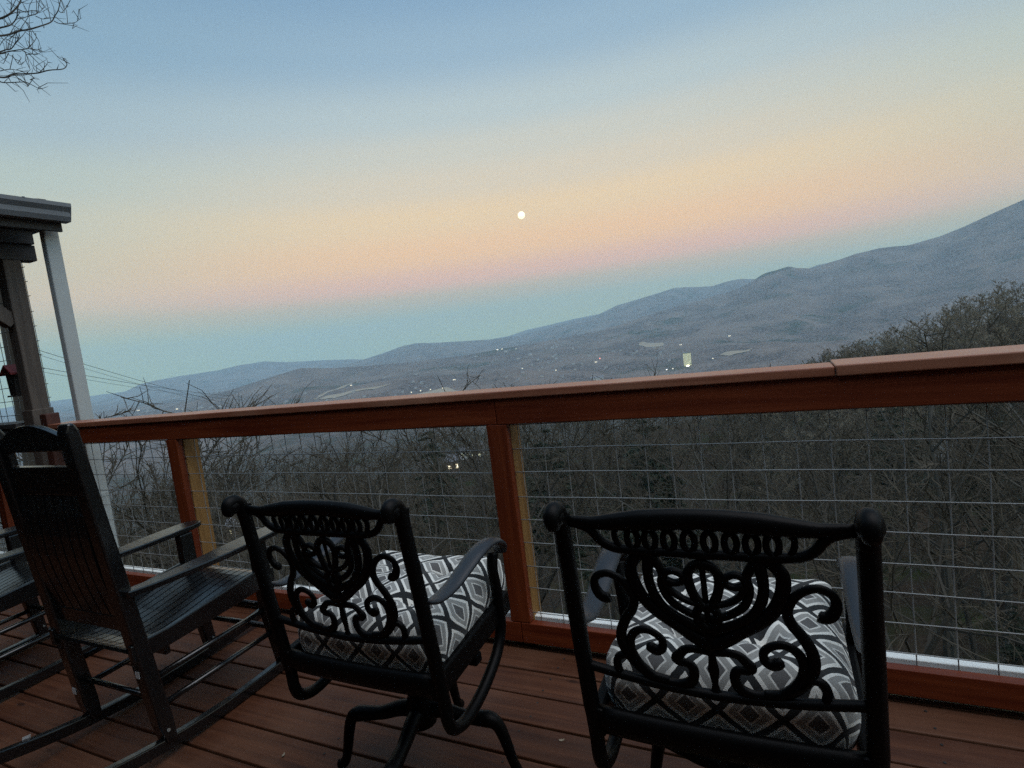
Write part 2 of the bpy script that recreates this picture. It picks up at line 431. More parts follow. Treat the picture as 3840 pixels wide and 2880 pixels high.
def ground(az, d):
    az = np.asarray(az, float); d = np.asarray(d, float)
    az, d = np.broadcast_arrays(az, d)
    x = np.sin(np.radians(az)) * d; y = np.cos(np.radians(az)) * d
    z = np.interp(np.log(np.maximum(d, 1)), FLOOR_D, FLOOR_Z)
    z = z + fbm(x / 26, y / 26) * 3.0 * sstep(8, 40, d) + fbm(x / 140 + 5, y / 140) * 16 * sstep(80, 400, d)
    z = z + (np.abs(fbm(x / 900 + 9, y / 900 + 4, 5)) * 110 - 18) * sstep(1200, 2400, d) * sstep(8000, 4000, d)
    dn = 150.0; Hn = EYE.z + dn * np.tan(np.radians(prof('near', az))) - 8.0
    t = np.clip(np.abs(d - dn) / np.where(d < dn, 150, 260), 0, 1)
    zn = z + np.maximum(Hn - z, 0) * (1 - t * t) ** 2
    z = np.where(d < 800, np.maximum(z, zn), z)
    for k, D, Wn, Wf in (('mount', 3600 + 1100 * sstep(-35, 12, az), 2300, 1900), ('blue', 7600.0 + 0 * az, 2600, 2200), ('far', 10300.0 + 0 * az, 2300, 2200)):
        H = EYE.z + D * np.tan(np.radians(prof(k, az)))
        t = np.clip(np.abs(d - D) / np.where(d < D, Wn, Wf), 0, 1)
        shape = (1 - t) ** 1.35 if k == 'mount' else (1 - t * t) ** 1.6
        gul = 1 - .60 * np.abs(fbm(x / (D * .11) + 3, y / (D * .11), 5)) * sstep(0.0, .12, t) * (1 - t)
        z = np.where(z < H, z + (H - z) * shape * gul, z + (H - z) * sstep(1.0, .5, t))
    return z

def gz(x, y):
    return float(ground(math.degrees(math.atan2(x, y)), math.hypot(x, y)))

def hit(az, el, d0=300.0, d1=20000.0):
    d = np.exp(np.linspace(math.log(d0), math.log(d1), 900))
    zz = ground(az, d); line = EYE.z + d * math.tan(R(el))
    i = np.argmax(zz > line)
    return float(d[i]) if zz[i] > line[i] else None

azs = np.concatenate([np.arange(-180, -82, 3.0), np.arange(-82, 34, .22), np.arange(34, 180.1, 3.0)])
ds = np.concatenate([[2.0], np.exp(np.linspace(math.log(3.5), math.log(1200), 90)), np.exp(np.linspace(math.log(1200), math.log(12600), 170))[1:]])
A, Dg = np.meshgrid(azs, ds, indexing='ij')
Z = ground(A, Dg)
X = np.sin(np.radians(A)) * Dg; Y = np.cos(np.radians(A)) * Dg
# behind the house the hill keeps rising a little
nA, nD = A.shape
verts = np.stack([X, Y, Z], -1).reshape(-1, 3)
ii, jj = np.meshgrid(np.arange(nA - 1), np.arange(nD - 1), indexing='ij')
q = (ii * nD + jj).ravel()
faces = np.stack([q, q + 1, q + nD + 1, q + nD], -1)
me = bpy.data.meshes.new('terrain')
me.vertices.add(len(verts)); me.vertices.foreach_set('co', verts.ravel())
me.loops.add(faces.size); me.loops.foreach_set('vertex_index', faces.ravel())
me.polygons.add(len(faces)); me.polygons.foreach_set('loop_start', np.arange(0, faces.size, 4)); me.polygons.foreach_set('loop_total', np.full(len(faces), 4))
me.polygons.foreach_set('use_smooth', np.ones(len(faces), bool))
me.update(); me.validate()
def terrain_mat():
    mt, n, b = new_mat('wooded_hills')
    N = n.nodes.new; Lk = n.links.new
    t = N('ShaderNodeTexCoord')
    def noise(scale, detail=5, rough=.55):
        q = N('ShaderNodeTexNoise'); q.inputs['Scale'].default_value = scale; q.inputs['Detail'].default_value = detail; q.inputs['Roughness'].default_value = rough
        Lk(t.outputs['Object'], q.inputs['Vector']); return q.outputs['Fac']
    def mix(f, a, bb):
        q = N('ShaderNodeMix'); q.data_type = 'RGBA'
        for sock, v in ((q.inputs[6], a), (q.inputs[7], bb)):
            if isinstance(v, tuple): sock.default_value = (*v, 1)
            else: Lk(v, sock)
        Lk(f, q.inputs[0]); return q.outputs[2]
    def rngm(f, a, bb, lo=0.0, hi=1.0):
        q = N('ShaderNodeMapRange'); q.inputs['From Min'].default_value = a; q.inputs['From Max'].default_value = bb; q.inputs['To Min'].default_value = lo; q.inputs['To Max'].default_value = hi
        Lk(f, q.inputs['Value']); return q.outputs[0]
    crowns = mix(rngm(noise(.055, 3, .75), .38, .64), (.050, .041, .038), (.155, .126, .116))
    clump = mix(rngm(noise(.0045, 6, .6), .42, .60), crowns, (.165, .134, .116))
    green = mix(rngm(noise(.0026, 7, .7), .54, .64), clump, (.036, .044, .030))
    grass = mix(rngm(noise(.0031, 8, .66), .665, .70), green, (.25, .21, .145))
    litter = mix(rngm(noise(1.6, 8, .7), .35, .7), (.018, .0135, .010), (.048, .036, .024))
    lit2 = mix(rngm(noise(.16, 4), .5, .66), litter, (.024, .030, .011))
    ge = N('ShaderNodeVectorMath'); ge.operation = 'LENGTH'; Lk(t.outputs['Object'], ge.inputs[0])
    under = mix(rngm(noise(.055, 4, .7), .35, .68), (.022, .0185, .014), (.066, .055, .041))  # mid-slope woods toned darker: the forest's self-shadowing is put into the colour
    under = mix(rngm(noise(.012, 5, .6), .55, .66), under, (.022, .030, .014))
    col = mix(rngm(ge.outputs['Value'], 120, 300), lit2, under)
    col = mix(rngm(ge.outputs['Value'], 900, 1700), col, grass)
    Lk(col, b.inputs['Base Color']); b.inputs['Roughness'].default_value = .95; b.inputs['Specular IOR Level'].default_value = .1
    h = N('ShaderNodeTexVoronoi'); h.inputs['Scale'].default_value = .085; Lk(t.outputs['Object'], h.inputs['Vector'])
    bp = N('ShaderNodeBump'); bp.inputs['Strength'].default_value = .7; bp.inputs['Distance'].default_value = 12.0; bp.invert = True
    Lk(h.outputs['Distance'], bp.inputs['Height']); Lk(bp.outputs[0], b.inputs['Normal'])
    return mt
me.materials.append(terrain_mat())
to = bpy.data.objects.new('terrain', me); COL.objects.link(to); tag(to, kind='structure')

# draped patches (clearings, gravel)
def patch(name, azel, mat, lift=1.5, d0=300.0, kind='structure', res=16, dd=None):
    """sheet laid on the terrain over the polygon whose corners are seen at these azimuth / elevation pairs"""
    P = []
    for az, el in azel:
        d = dd(az, el) if dd else hit(az, el, d0)
        if d is None: return None
        P.append(Vector((math.sin(R(az)) * d, math.cos(R(az)) * d)))
    c = sum(P, Vector((0, 0))) / len(P)
    mb = MB(); ring = spline([(p.x, p.y, 0) for p in P], 5, closed=True)
    k = len(ring); nr = 6
    mb.v.append((c.x, c.y, gz(c.x, c.y) + lift))
    for i in range(1, nr + 1):
        for j, p in enumerate(ring):
            w = i / nr * (1 + .18 * math.sin(j * 2.3) * math.sin(j * .9 + 1))
            x = c.x + (p.x - c.x) * w; y = c.y + (p.y - c.y) * w
            mb.v.append((x, y, gz(x, y) + lift))
    for j in range(k):
        j2 = (j + 1) % k
        mb.f.append((0, 1 + j, 1 + j2))
        for i in range(nr - 1):
            mb.f.append((1 + i * k + j, 1 + (i + 1) * k + j, 1 + (i + 1) * k + j2, 1 + i * k + j2))
    return tag(mb.build(name, mat, smooth=True), kind=kind)
CLEAR = [[(-44.7, -4.0), (-42.4, -3.4), (-41.0, -2.9), (-42.8, -3.3), (-44.2, -3.6)], [(-44.2, -4.0), (-39.8, -3.75), (-38.0, -3.7), (-40.2, -3.9), (-43.4, -4.3)],
         [(-35.4, -5.1), (-32.5, -4.8), (-31.1, -5.5), (-34.0, -5.5)], [(-12.1, -2.6), (-10.1, -2.85), (-10.1, -3.1), (-11.9, -2.95)], [(-4.6, -4.5), (-2.1, -4.3), (-2.4, -4.55), (-4.2, -4.75)]]
for c in CLEAR:
    patch('clearing', c, M['field'])

patch('gravel_track', [(11.0, -13.5), (13.6, -13.4), (13.9, -14.3), (13.2, -14.9), (11.7, -15.2)], M['gravel'], lift=.25, d0=12)

# ------------------------------------------------------------------ haze over the valley
HZ = 1.12e-4
hb = MB().box(-13000, 13000, -13000, 13000, -240, 720)
hm = bpy.data.materials.new('valley_air'); hm.use_nodes = True
hn = hm.node_tree; hn.nodes.clear()
pv = hn.nodes.new('ShaderNodeVolumePrincipled'); pv.inputs['Color'].default_value = (.54, .77, .91, 1); pv.inputs['Density'].default_value = HZ; pv.inputs['Anisotropy'].default_value = 0.0
ho = hn.nodes.new('ShaderNodeOutputMaterial'); hn.links.new(pv.outputs[0], ho.inputs['Volume'])
haze = hb.build('haze', hm); tag(haze, kind='stuff')

# ------------------------------------------------------------------ moon
mp_ = dirv(-22.53, 11.38) * 90000
mo = MB().ball((0, 0, 0), 560, 32).build('moon', M['moon'], smooth=True); mo.location = mp_
tag(mo, 'small bright full moon low in the pink band of the dusk sky', 'moon')

# ------------------------------------------------------------------ the deck
deck = empty('deck'); tag(deck, kind='structure')
DECK_X0, DECK_X1 = -9.0, 5.2
edge = 1.592; pitch = .1435
ys = [edge + pitch * k for k in range(-24, 3)]
bm_ = MB().box(DECK_X0, DECK_X1, .003, pitch - .0065, -.036, 0.0)
board_mesh = bm_.mesh('deck_board', M['deck'])
for y in ys:
    o = bpy.data.objects.new('deck_board', board_mesh); COL.objects.link(o); o.parent = deck
    o.location = (rng.uniform(-.4, .4), y, rng.uniform(-.0012, .0012)); o.rotation_euler = (rng.uniform(-.004, .004), 0, rng.uniform(-.0006, .0006))
    bv = o.modifiers.new('bevel', 'BEVEL'); bv.width = .004; bv.segments = 2
last = MB().box(DECK_X0, DECK_X1, edge + pitch * 3 + .003, 2.050, -.036, 0.0).build('deck_board', M['deck'], deck, bevel=.004)
for k in range(24):
    x = DECK_X0 + .2 + k * .61
    MB().box(x - .02, x + .02, -1.9, 2.05, -.27, -.040).build('joist', M['siding'], deck)
scr = MB()
for y in ys + [edge + pitch * 3]:
    for k in range(24):
        x = DECK_X0 + .2 + k * .61
        for dy in (.035, .105):
            xx, yy = x + rng.uniform(-.006, .006), y + dy + rng.uniform(-.004, .004)
            if yy < 2.0: scr.tube([(xx, yy, -.002), (xx, yy, .0016)], .0042, 6)
tag(scr.build('screw', M['birddark'], deck), kind='stuff')
MB().box(DECK_X0, DECK_X1, 2.0575, 2.098, -.25, .126).build('fascia_board', M['white'], deck, bevel=.003)

# ------------------------------------------------------------------ the railing
def jit(o, s=.0012):
    o.location.z += rng.uniform(-s, s); return o
rail = empty('railing', (-2.0, 2.02, 0)); tag(rail, 'red stained wooden deck railing with square wire mesh infill', 'railing')
def rp(mb, name, mat, bevel=.003, **k):
    mb.v = [(x - rail.location.x, y - rail.location.y, z - rail.location.z) for x, y, z in mb.v]
    return mb.build(name, mat, rail, bevel=bevel, **k)
POSTS = [-5.285, -3.193, -1.10, .99, 3.08]
rp(MB().box(-4.372, .1635, 1.992, 2.132, 1.0815, 1.1125), 'cap_board', M['cap'], .004)
rp(MB().box(.1665, 4.6, 1.988, 2.176, 1.0815, 1.1165), 'cap_board', M['cap'], .004)
rp(MB().box(-4.372, -1.05, 2.004, 2.0405, .975, 1.0805), 'top_rail', M['stain_x'])
rp(MB().box(-1.047, 4.6, 2.0035, 2.0405, .974, 1.0805), 'top_rail', M['stain_x'])
for i, px in enumerate(POSTS[1:]):
    rp(MB().box(px, px + .091, 2.004, 2.0405, .122, .9735), 'post', M['stain_z'])
    rp(MB().box(px + .002, px + .089, 2.047, 2.136, -.3, 1.0805), 'back_post', M['pine_z'], .005)
xs = [-4.372] + [p for p in POSTS[1:]] + [4.6]
rp(MB().box(-4.372, -1.056, 2.0035, 2.0405, .031, .1195), 'bottom_rail', M['stain_x'])
rp(MB().box(-1.053, 4.6, 2.0035, 2.0405, .031, .1195), 'bottom_rail', M['stain_x'])
rp(MB().box(-4.455, -4.375, 1.995, 2.075, .0, 1.185), 'end_post', M['end_post'], .005)
# welded wire: rows and columns with slight bends
def wire_panel(x0, x1, z0, z1, y, ox, oz, cell=.1016, r=.0023):
    mb = MB(); wr = random.Random(int(x0 * 100) + 5)
    k0 = math.ceil((x0 - ox) / cell); k1 = math.floor((x1 - ox) / cell)
    r0 = math.ceil((oz - z1) / cell); r1 = math.floor((oz - z0) / cell)
    def wob(a, b): return .0022 * math.sin(a * 2.1 + b) + .0012 * math.sin(a * 7.7 + b * 3)
    for rr in range(r0, r1 + 1):
        z = oz - rr * cell + wr.uniform(-.0035, .0035); ph = wr.uniform(0, 9)
        n = max(2, int((x1 - x0) / .1)); pts = []
        for i in range(n + 1):
            x = x0 + (x1 - x0) * i / n; pts.append((x, y, z + wob(x, ph)))
        mb.tube(pts, r, 6)
    for c in range(k0, k1 + 1):
        x = ox + c * cell + wr.uniform(-.003, .003); ph = wr.uniform(0, 9)
        n = max(2, int((z1 - z0) / .1)); pts = [(x + wob(z0 + (z1 - z0) * i / n, ph), y + r * 1.55, z0 + (z1 - z0) * i / n) for i in range(n + 1)]
        mb.tube(pts, r * .88, 6)
    return mb
for a, b in ((-4.37, -1.05), (-1.046, 4.5)):
    rp(wire_panel(a, b, .035, .985, 2.0435, -.9766, .9665), 'wire_mesh', M['wire'], 0, smooth=True)

# railing of the covered porch to the left
rail2 = empty('railing', (-5.6, 2.03, 0)); tag(rail2, 'dark railing under the porch roof left of the tall porch post', 'railing')
def rp2(mb, name, mat, bevel=.003, **k):
    mb.v = [(x + 5.6, y - 2.03, z) for x, y, z in mb.v]; return mb.build(name, mat, rail2, bevel=bevel, **k)
rp2(MB().box(-8.6, -4.765, 1.992, 2.175, 1.105, 1.137), 'cap_board', M['porch_y'])
rp2(MB().box(-8.6, -4.765, 2.004, 2.0405, .99, 1.103), 'top_rail', M['porch_y'])
rp2(MB().box(-8.6, -4.46, 2.0035, 2.0405, .031, .1195), 'bottom_rail', M['stain_x'])
rp2(MB().box(POSTS[0], POSTS[0] + .095, 2.004, 2.0405, .122, .988), 'post', M['stain_z'])
rp2(MB().box(POSTS[0] + .002, POSTS[0] + .091, 2.047, 2.136, -.3, 1.10), 'back_post', M['pine_z'])
rp2(wire_panel(-8.5, -4.46, .035, 1.0, 2.0435, -.9766, .9665), 'wire_mesh', M['wire'], 0, smooth=True)

# ------------------------------------------------------------------ covered porch at the left
porch = empty('covered_porch', (-4.6, 2.05, 0)); tag(porch, 'weathered covered porch corner with grey gutter and braced post', 'porch')
def pp(mb, name, mat, bevel=.004, **k):
    mb.v = [(x + 4.6, y - 2.05, z) for x, y, z in mb.v]; return mb.build(name, mat, porch, bevel=bevel, **k)
PX0, PX1, PY0, PY1 = -4.705, -4.595, 2.03, 2.135
pp(MB().box(PX0, PX1, PY0, PY1, -.3, 2.24), 'post', M['porch_z'], .008)
pp(MB().box(PX0 - .012, PX1 + .012, PY0 - .012, PY1 + .012, 1.0, 1.22), 'post_collar', M['porch_z'], .006)
bz = PX0 + .052
pp(MB().bar((bz, 2.04, 1.82), (bz, 1.50, 2.33), .085, .09), 'brace', M['porch_z'])
pp(MB().box(bz - .05, bz + .05, -1.5, 2.235, 2.242, 2.350), 'beam', M['porch_y'])
pp(MB().box(bz - .075, bz + .075, -1.5, 2.225, 2.352, 2.445), 'beam', M['porch_y'])
pp(MB().box(bz - .10, bz + .105, -1.5, 2.285, 2.447, 2.555), 'beam', M['porch_y'])
# rafter tails, fascia, roof deck with shingle courses, gutter
for k in range(7):
    y = 2.18 - k * .58
    pp(MB().bar((-4.30, y, 2.545), (-7.2, y, 3.20), .045, .10), 'rafter', M['porch_y'])
slope = .226
n_course = 12; GZ_ = 2.548
for k in range(n_course):
    x0 = -4.232 - k * .245; x1 = x0 - .275
    z0 = GZ_ + .012 + k * .245 * slope; z1 = z0 + .275 * slope
    mb = MB(); i = len(mb.v)
    mb.prism([(x0, z0 + .012), (x1, z1 + .004), (x1, z1 - .010), (x0, z0 - .010)], 'y', -1.6, 2.12 if k else 2.20)
    mb.v = [(a, b, c) for a, b, c in mb.v]
    pp(mb, 'shingle', M['shingle'], 0)
def gutter_profile(cx, cz):
    return [(cx, cz), (cx, cz - .115), (cx + .065, cz - .115), (cx + .078, cz - .085), (cx + .078, cz - .055), (cx + .098, cz - .025), (cx + .098, cz), (cx + .090, cz), (cx + .090, cz - .02),
            (cx + .070, cz - .052), (cx + .070, cz - .082), (cx + .058, cz - .106), (cx + .008, cz - .106), (cx + .008, cz)]
GX, GZ, GY = -4.245, 2.548, 2.262
g = MB().prism(gutter_profile(GX, GZ), 'y', -1.6, GY)
pp(MB().box(GX - .026, GX - .003, -1.6, GY - .02, GZ - .17, GZ - .004), 'fascia', M['porch_y'])
gut = pp(g, 'gutter', M['gutter'], 0)
gc = MB().prism([(GX, GZ), (GX, GZ - .115), (GX + .065, GZ - .115), (GX + .098, GZ - .02), (GX + .098, GZ)], 'y', GY, GY + .004)
pp(gc, 'gutter_cap', M['gutter'], 0)
for y in (2.0, 1.0, 0.0):
    pp(MB().box(GX - .002, GX + .100, y, y + .012, GZ - .004, GZ + .004), 'gutter_strap', M['gutter'], 0)
dsx, dsy = -4.365, 2.215
mb = MB()
def rect_tube(mb, pts, w, h):
    for p, q_ in zip(pts[:-1], pts[1:]): mb.bar(p, q_, w, h, (0, 1, 0))
rect_tube(mb, [(dsx, dsy, 2.47), (dsx, dsy, -.9)], .062, .088)
pp(mb, 'downspout', M['downspout'], .008)
for z in (.55,):
    pp(MB().box(dsx - .034, dsx + .034, dsy - .047, dsy + .047, z, z + .03), 'downspout_strap', M['downspout'], .002)
rp_ = wire_panel(-6.8, -4.60, 1.14, 2.24, 2.15, -4.63, 2.20, r=.0024)
pp(rp_, 'wire_screen', M['wire'], 0, smooth=True)

for k in range(16):  # unseen end wall, added to block the low sky that the rockers reflect
    pp(MB().box(-8.72, -8.62, -1.9, 2.02, .01 + k * .152, .01 + k * .152 + .148), 'light_block_wall', M['porch_y'], .006)
pp(MB().box(-8.74, -8.60, 2.03, 2.135, -.3, 2.40), 'post', M['porch_z'], .008)
for k in range(13):  # unseen ceiling, added with the end wall to keep sky light off the rockers
    x = -4.82 - k * .30
    pp(MB().box(x - .296, x, -1.9, 2.02, 2.415 + k * .0005, 2.432 + k * .0005), 'light_block_ceiling', M['porch_y'], 0)

# birdhouse on the wire screen
bh = empty('birdhouse', (-4.83, 2.09, 1.43)); tag(bh, 'small dark birdhouse with red roof hanging beside the porch post', 'birdhouse')
MB().prism([(-.042, -.095), (.042, -.095), (.055, .05), (-.055, .05)], 'y', -.05, .05).build('body', M['birddark'], bh, bevel=.003)
MB().prism([(-.078, .045), (0, .105), (.078, .045), (.078, .058), (0, .120), (-.078, .058)], 'y', -.075, .075).build('roof', M['birdred'], bh, bevel=.002)
MB().box(-.055, .055, -.062, .062, -.107, -.0955).build('floor_board', M['birddark'], bh)
MB().tube([(0, .0505, 0), (0, -.056, 0)], .017, 12).build('entrance_hole', M['cable'], bh)
MB().tube([(0, 0, .118), (0, .004, .20), (0, .03, .24), (0, .058, .235)], .0025, 6).build('hanger', M['cable'], bh)
MB().tube([(.01, 0, -.105), (.05, .03, -.22), (.085, .04, -.31)], .003, 6).build('cord', M['cable'], bh)

# ------------------------------------------------------------------ the house behind the camera: it blocks the western sky
house_b = empty('log_house', (0, -2.0, 0)); tag(house_b, 'dark timber house wall with deep eaves along the back of the deck', 'house')
for k in range(30):
    MB().box(-9.2, 9.5, -.09, .08, .02 + k * .155, .02 + k * .155 + .150).build('siding_board', M['siding'], house_b, bevel=.01)
MB().prism([(-.4, 4.62), (.7, 4.24), (.7, 4.36), (-.4, 4.75)], 'x', -9.2, 9.8).build('eave', M['porch_y'], house_b)
MB().prism([(-.4, 4.751), (.85, 4.32), (.85, 4.38), (-.4, 4.82), (-6, 6.9), (-6, 6.8)], 'x', -9.4, 10.0).build('roof', M['shingle'], house_b)

# ------------------------------------------------------------------ swivel patio chairs
def XZ(x, z, lift=0.0):
    """point of the reclined chair back (local x, height) -> local 3D; local y = 0 lies 1.30 m out from the eye line"""
    return Vector((x, (1.005 + .125 * (1 - z)) - 1.30 + lift, z))
BN = (0, 1, .125)
def flatcurve(pts, r, n=6, depth=.0075, sub=5, closed=False):
    P = spline([XZ(x, z) for x, z in pts], sub, closed)
    if isinstance(r, (list, tuple)):
        rr = [float(np.interp(i / (len(P) - 1), np.linspace(0, 1, len(r)), r)) for i in range(len(P))]
    else: rr = r
    rr = [q * 1.38 for q in rr] if isinstance(rr, list) else rr * 1.38
    return MB().tube(P, rr, n, flat=(BN, depth), closed=closed)
def sh(l, dx=.005): return [(x + dx, z) for x, z in l]
def mir(l): return [(-x, z) for x, z in l]
def make_chair(legs_rot):
    t = empty('swivel_chair')
    iron = M['iron']
    W = .263
    for s in (-1, 1):
        P = [(s * W, -.295 + .018, 1.0), (s * W, -.295 + .012, .97)] + [tuple(XZ(s * W, z)) for z in (.93, .8, .65, .5, .44)]
        P += [(s * W, -.222, .395), (s * W, -.205, .362), (s * W, -.16, .343), (s * W, -.10, .345), (s * W, -.03, .362), (s * W, .05, .40), (s * W, .092, .445), (s * W * 1.01, .103, .50), (s * W * 1.015, .098, .58), (s * W * 1.02, .088, .655), (s * W * 1.025, .10, .70)]
        P = spline(P[1:], 5)
        rr = [.0180 if p.z > .5 and p.y < -.1 else .0165 for p in P]
        MB().tube(P, rr, 10).build('back_post', iron, t, smooth=True)
        fn = MB()
        fp = spline([tuple(XZ(s * W, .925)), (s * W, -.291, .952), (s * W, -.300, .975), (s * W, -.314, .985), (s * W, -.330, .981), (s * W, -.334, .966), (s * W, -.325, .959)], 4)
        fn.tube(fp, [float(np.interp(i / (len(fp) - 1), [0, .3, .6, 1], [.018, .019, .019, .014])) for i in range(len(fp))], 10)
        fn.ball((s * W, -.322, .973), .0215, 12)
        fn.build('finial', iron, t, smooth=True)
        a = spline([(s * .263, -.262, .735), (s * .264, -.235, .716), (s * .265, -.195, .704), (s * .266, -.13, .706), (s * .268, -.06, .722), (s * .270, .005, .738), (s * .271, .065, .742), (s * .271, .115, .730), (s * .270, .145, .704), (s * .269, .150, .680)], 5)
        MB().tube(a, [float(np.interp(i / (len(a) - 1), [0, .2, .55, .85, 1], [.015, .023, .029, .028, .018])) for i in range(len(a))], 10, flat=((0, .05, 1), .011)).build('armrest', M['arm'], t, smooth=True)
        MB().bar((s * .250, -.245, .488), (s * .252, .175, .515), .028, .066).build('seat_rail', iron, t, bevel=.006)
    ct = [(0, .9865), (.048, .9858), (.104, .9822), (.157, .9727), (.195, .9655), (.243, .9660)]
    cb = [(0, .9475), (.059, .9442), (.115, .9400), (.168, .9388), (.194, .9405), (.219, .9455), (.247, .9500)]
    def samp(l, x): return float(np.interp(abs(x), [p[0] for p in l], [p[1] for p in l]))
    P, rr = [], []
    for i in range(-24, 25):
        x = i / 24 * .247; zt, zb = samp(ct, x), samp(cb, x); P.append(XZ(x, (zt + zb) / 2)); rr.append((zt - zb) / 2 + .001)
    MB().tube(P, rr, 10, flat=(BN, .016)).build('crest_rail', iron, t, smooth=True)
    bar = sh([(-.002, .8976), (.0499, .8975), (.1065, .8983), (.1472, .9001), (.17, .9075), (.1836, .9186), (.1932, .9319), (.209, .9446), (.2388, .9529)])
    bar[0] = (0, .8976)
    full = mir(bar)[::-1] + bar[1:]
    flatcurve(full, .0072, 8, .008, 4).build('lower_rail', iron, t, smooth=True)
    for x in (.018, .0537, .0886, .1217):
        for s in (-1, 1):
            zc = .9225
            flatcurve([(s * x + .0105 * math.cos(a), zc + .0195 * math.sin(a)) for a in np.linspace(0, 2 * math.pi, 12, endpoint=False)], .0048, 6, .006, 2, True).build('ring', iron, t, smooth=True)
    for s in (1, -1):
        flatcurve([(s * (x + .005), z) for x, z in [(.143, .944), (.1508, .9344), (.15, .919), (.1427, .904)]], .0046, 6, .006).build('crescent', iron, t, smooth=True)
        S = lambda pts, r, sub=5: flatcurve([(s * (x + .005), z) for x, z in pts], r, 8, .0075, sub).build('scroll', iron, t, smooth=True)
        S([(.088, .8985), (.1036, .8915), (.1185, .8809), (.1284, .8632), (.1277, .8397), (.1202, .8142), (.1048, .7872), (.0823, .7648), (.0521, .7434), (.025, .7230), (-.003, .7080)], [.006, .0085, .0095, .0098, .0098, .0095, .0095, .010, .011])
        S([(.097, .8975), (.0925, .8836), (.0956, .8604), (.0961, .8355), (.0907, .8098), (.0768, .7839), (.0572, .7666), (.0278, .7503), (.0, .7377)], [.007, .0085, .0075, .0075, .007, .007, .008])
        S([(.092, .8975), (.0839, .8854), (.0735, .868), (.0692, .851), (.0728, .8345), (.0692, .8148), (.0574, .7939), (.03, .7745), (.0, .7640)], [.007, .007, .0065, .0062, .006, .006, .006])
        S([(.0700, .846), (.0654, .834), (.0566, .8188), (.0432, .8071), (.0237, .7976), (.003, .7960)], [.005, .0052, .0050, .005])
        S([(.0695, .845), (.0620, .8560), (.0495, .8605), (.0350, .8545), (.0310, .8465), (.0357, .8383), (.0490, .8350), (.0630, .8400)], .0055)
        S([(-.005, .8785), (.0100, .8735), (.0205, .8600), (.0222, .8424), (.0170, .817), (.006, .795), (-.005, .785)], [.008, .0075, .007, .007, .007, .007])
        S([(-.005, .7937), (.0085, .7850), (.0150, .7710), (.0085, .7541), (-.005, .742)], .0062)
        S([(.1800, .7915), (.1895, .7890), (.2010, .7975), (.2077, .8168), (.201, .8358), (.1808, .8444), (.1593, .8376), (.1407, .8196), (.1309, .7946), (.1362, .771), (.1512, .7487), (.1645, .721), (.1676, .6951), (.1601, .6689), (.1419, .6421), (.1149, .6203), (.0824, .614)], [.008, .0085, .0062, .006, .0065, .0075, .008, .0085, .0085, .008])
        MB().ball(XZ(s * (.1880 + .005), .7915), .0095, 8, (1, .8, 1)).build('scroll_tip', iron, t, smooth=True)
        S([(.112, .6900), (.1070, .6845), (.0983, .682), (.0875, .6890), (.0865, .7058), (.0988, .7191), (.117, .7255), (.1342, .7207), (.1467, .7066), (.1512, .6851), (.1457, .6592), (.1307, .6361), (.1076, .6175), (.0806, .6096), (.0566, .6105), (.0377, .6225), (.0321, .644), (.0389, .6600), (.0557, .6615), (.0640, .6690), (.055, .6800), (.0436, .6915), (.0249, .6951), (-.004, .6917)], [.0085, .009, .0062, .006, .0065, .007, .0075, .0080, .0085, .0075, .0065, .0075, .0065, .006])
        MB().ball(XZ(s * (.1105 + .005), .6880), .0098, 8, (1, .8, 1)).build('scroll_tip', iron, t, smooth=True)
        S([(.1428, .6422), (.1552, .6571), (.1706, .6599), (.1815, .652), (.1854, .6378), (.1818, .6160)], .0062)
    P = spline([XZ(0, z) for z in (.899, .85, .80, .745, .71, .69, .672, .655, .64, .622, .610, .600, .595)], 3)
    zr = [(.595, .020), (.600, .017), (.610, .009), (.622, .0062), (.645, .010), (.655, .0115), (.672, .0085), (.69, .0075), (.71, .017), (.73, .0135), (.745, .0055), (.80, .0062), (.85, .0058), (.88, .007), (.899, .013)]
    MB().tube(P, [float(np.interp(p.z, [a for a, b in zr], [b for a, b in zr])) for p in P], 8, flat=(BN, .008)).build('stem', iron, t, smooth=True)
    flatcurve([(-.252, .624), (-.20, .6150), (-.125, .6045), (-.05, .5985), (0, .5965), (.05, .5985), (.125, .6045), (.20, .6150), (.252, .624)], .0078, 8, .010, 5).build('cross_bar', iron, t, smooth=True)
    P = [XZ(x, .4905 - .008 * (1 - (x / .25) ** 2) + .0, 0) for x in np.linspace(-.25, .25, 13)]
    MB().tube(P, .035, 8, flat=(BN, .016)).build('seat_apron', iron, t, smooth=True)
    fr = spline([(-.25, .165, .513), (-.12, .185, .516), (0, .19, .517), (.12, .185, .516), (.25, .165, .513)], 4)
    MB().tube(fr, .022, 8, flat=((0, 1, 0), .014)).build('front_rail', iron, t, smooth=True)
    sp = MB()
    for k in range(9):
        x = -.2 + k * .05; sp.bar((x, -.235, .487), (x, .185, .505), .022, .006)
    tag(sp.build('seat_grid', iron, t), kind=None)
    MB().box(-.11, .11, -.10, .12, .452, .480).build('swivel_plate', iron, t, bevel=.006)
    MB().tube([(0, 0, .455), (0, 0, .40), (0, 0, .39), (0, 0, .28), (0, 0, .24), (0, 0, .18), (0, 0, .165)], [.05, .05, .030, .030, .046, .046, .02], 16).build('column', iron, t, smooth=True)
    MB().bar((-.25, -.02, .435), (.25, -.02, .435), .035, .03).build('rocker_spring_bar', iron, t, bevel=.005)
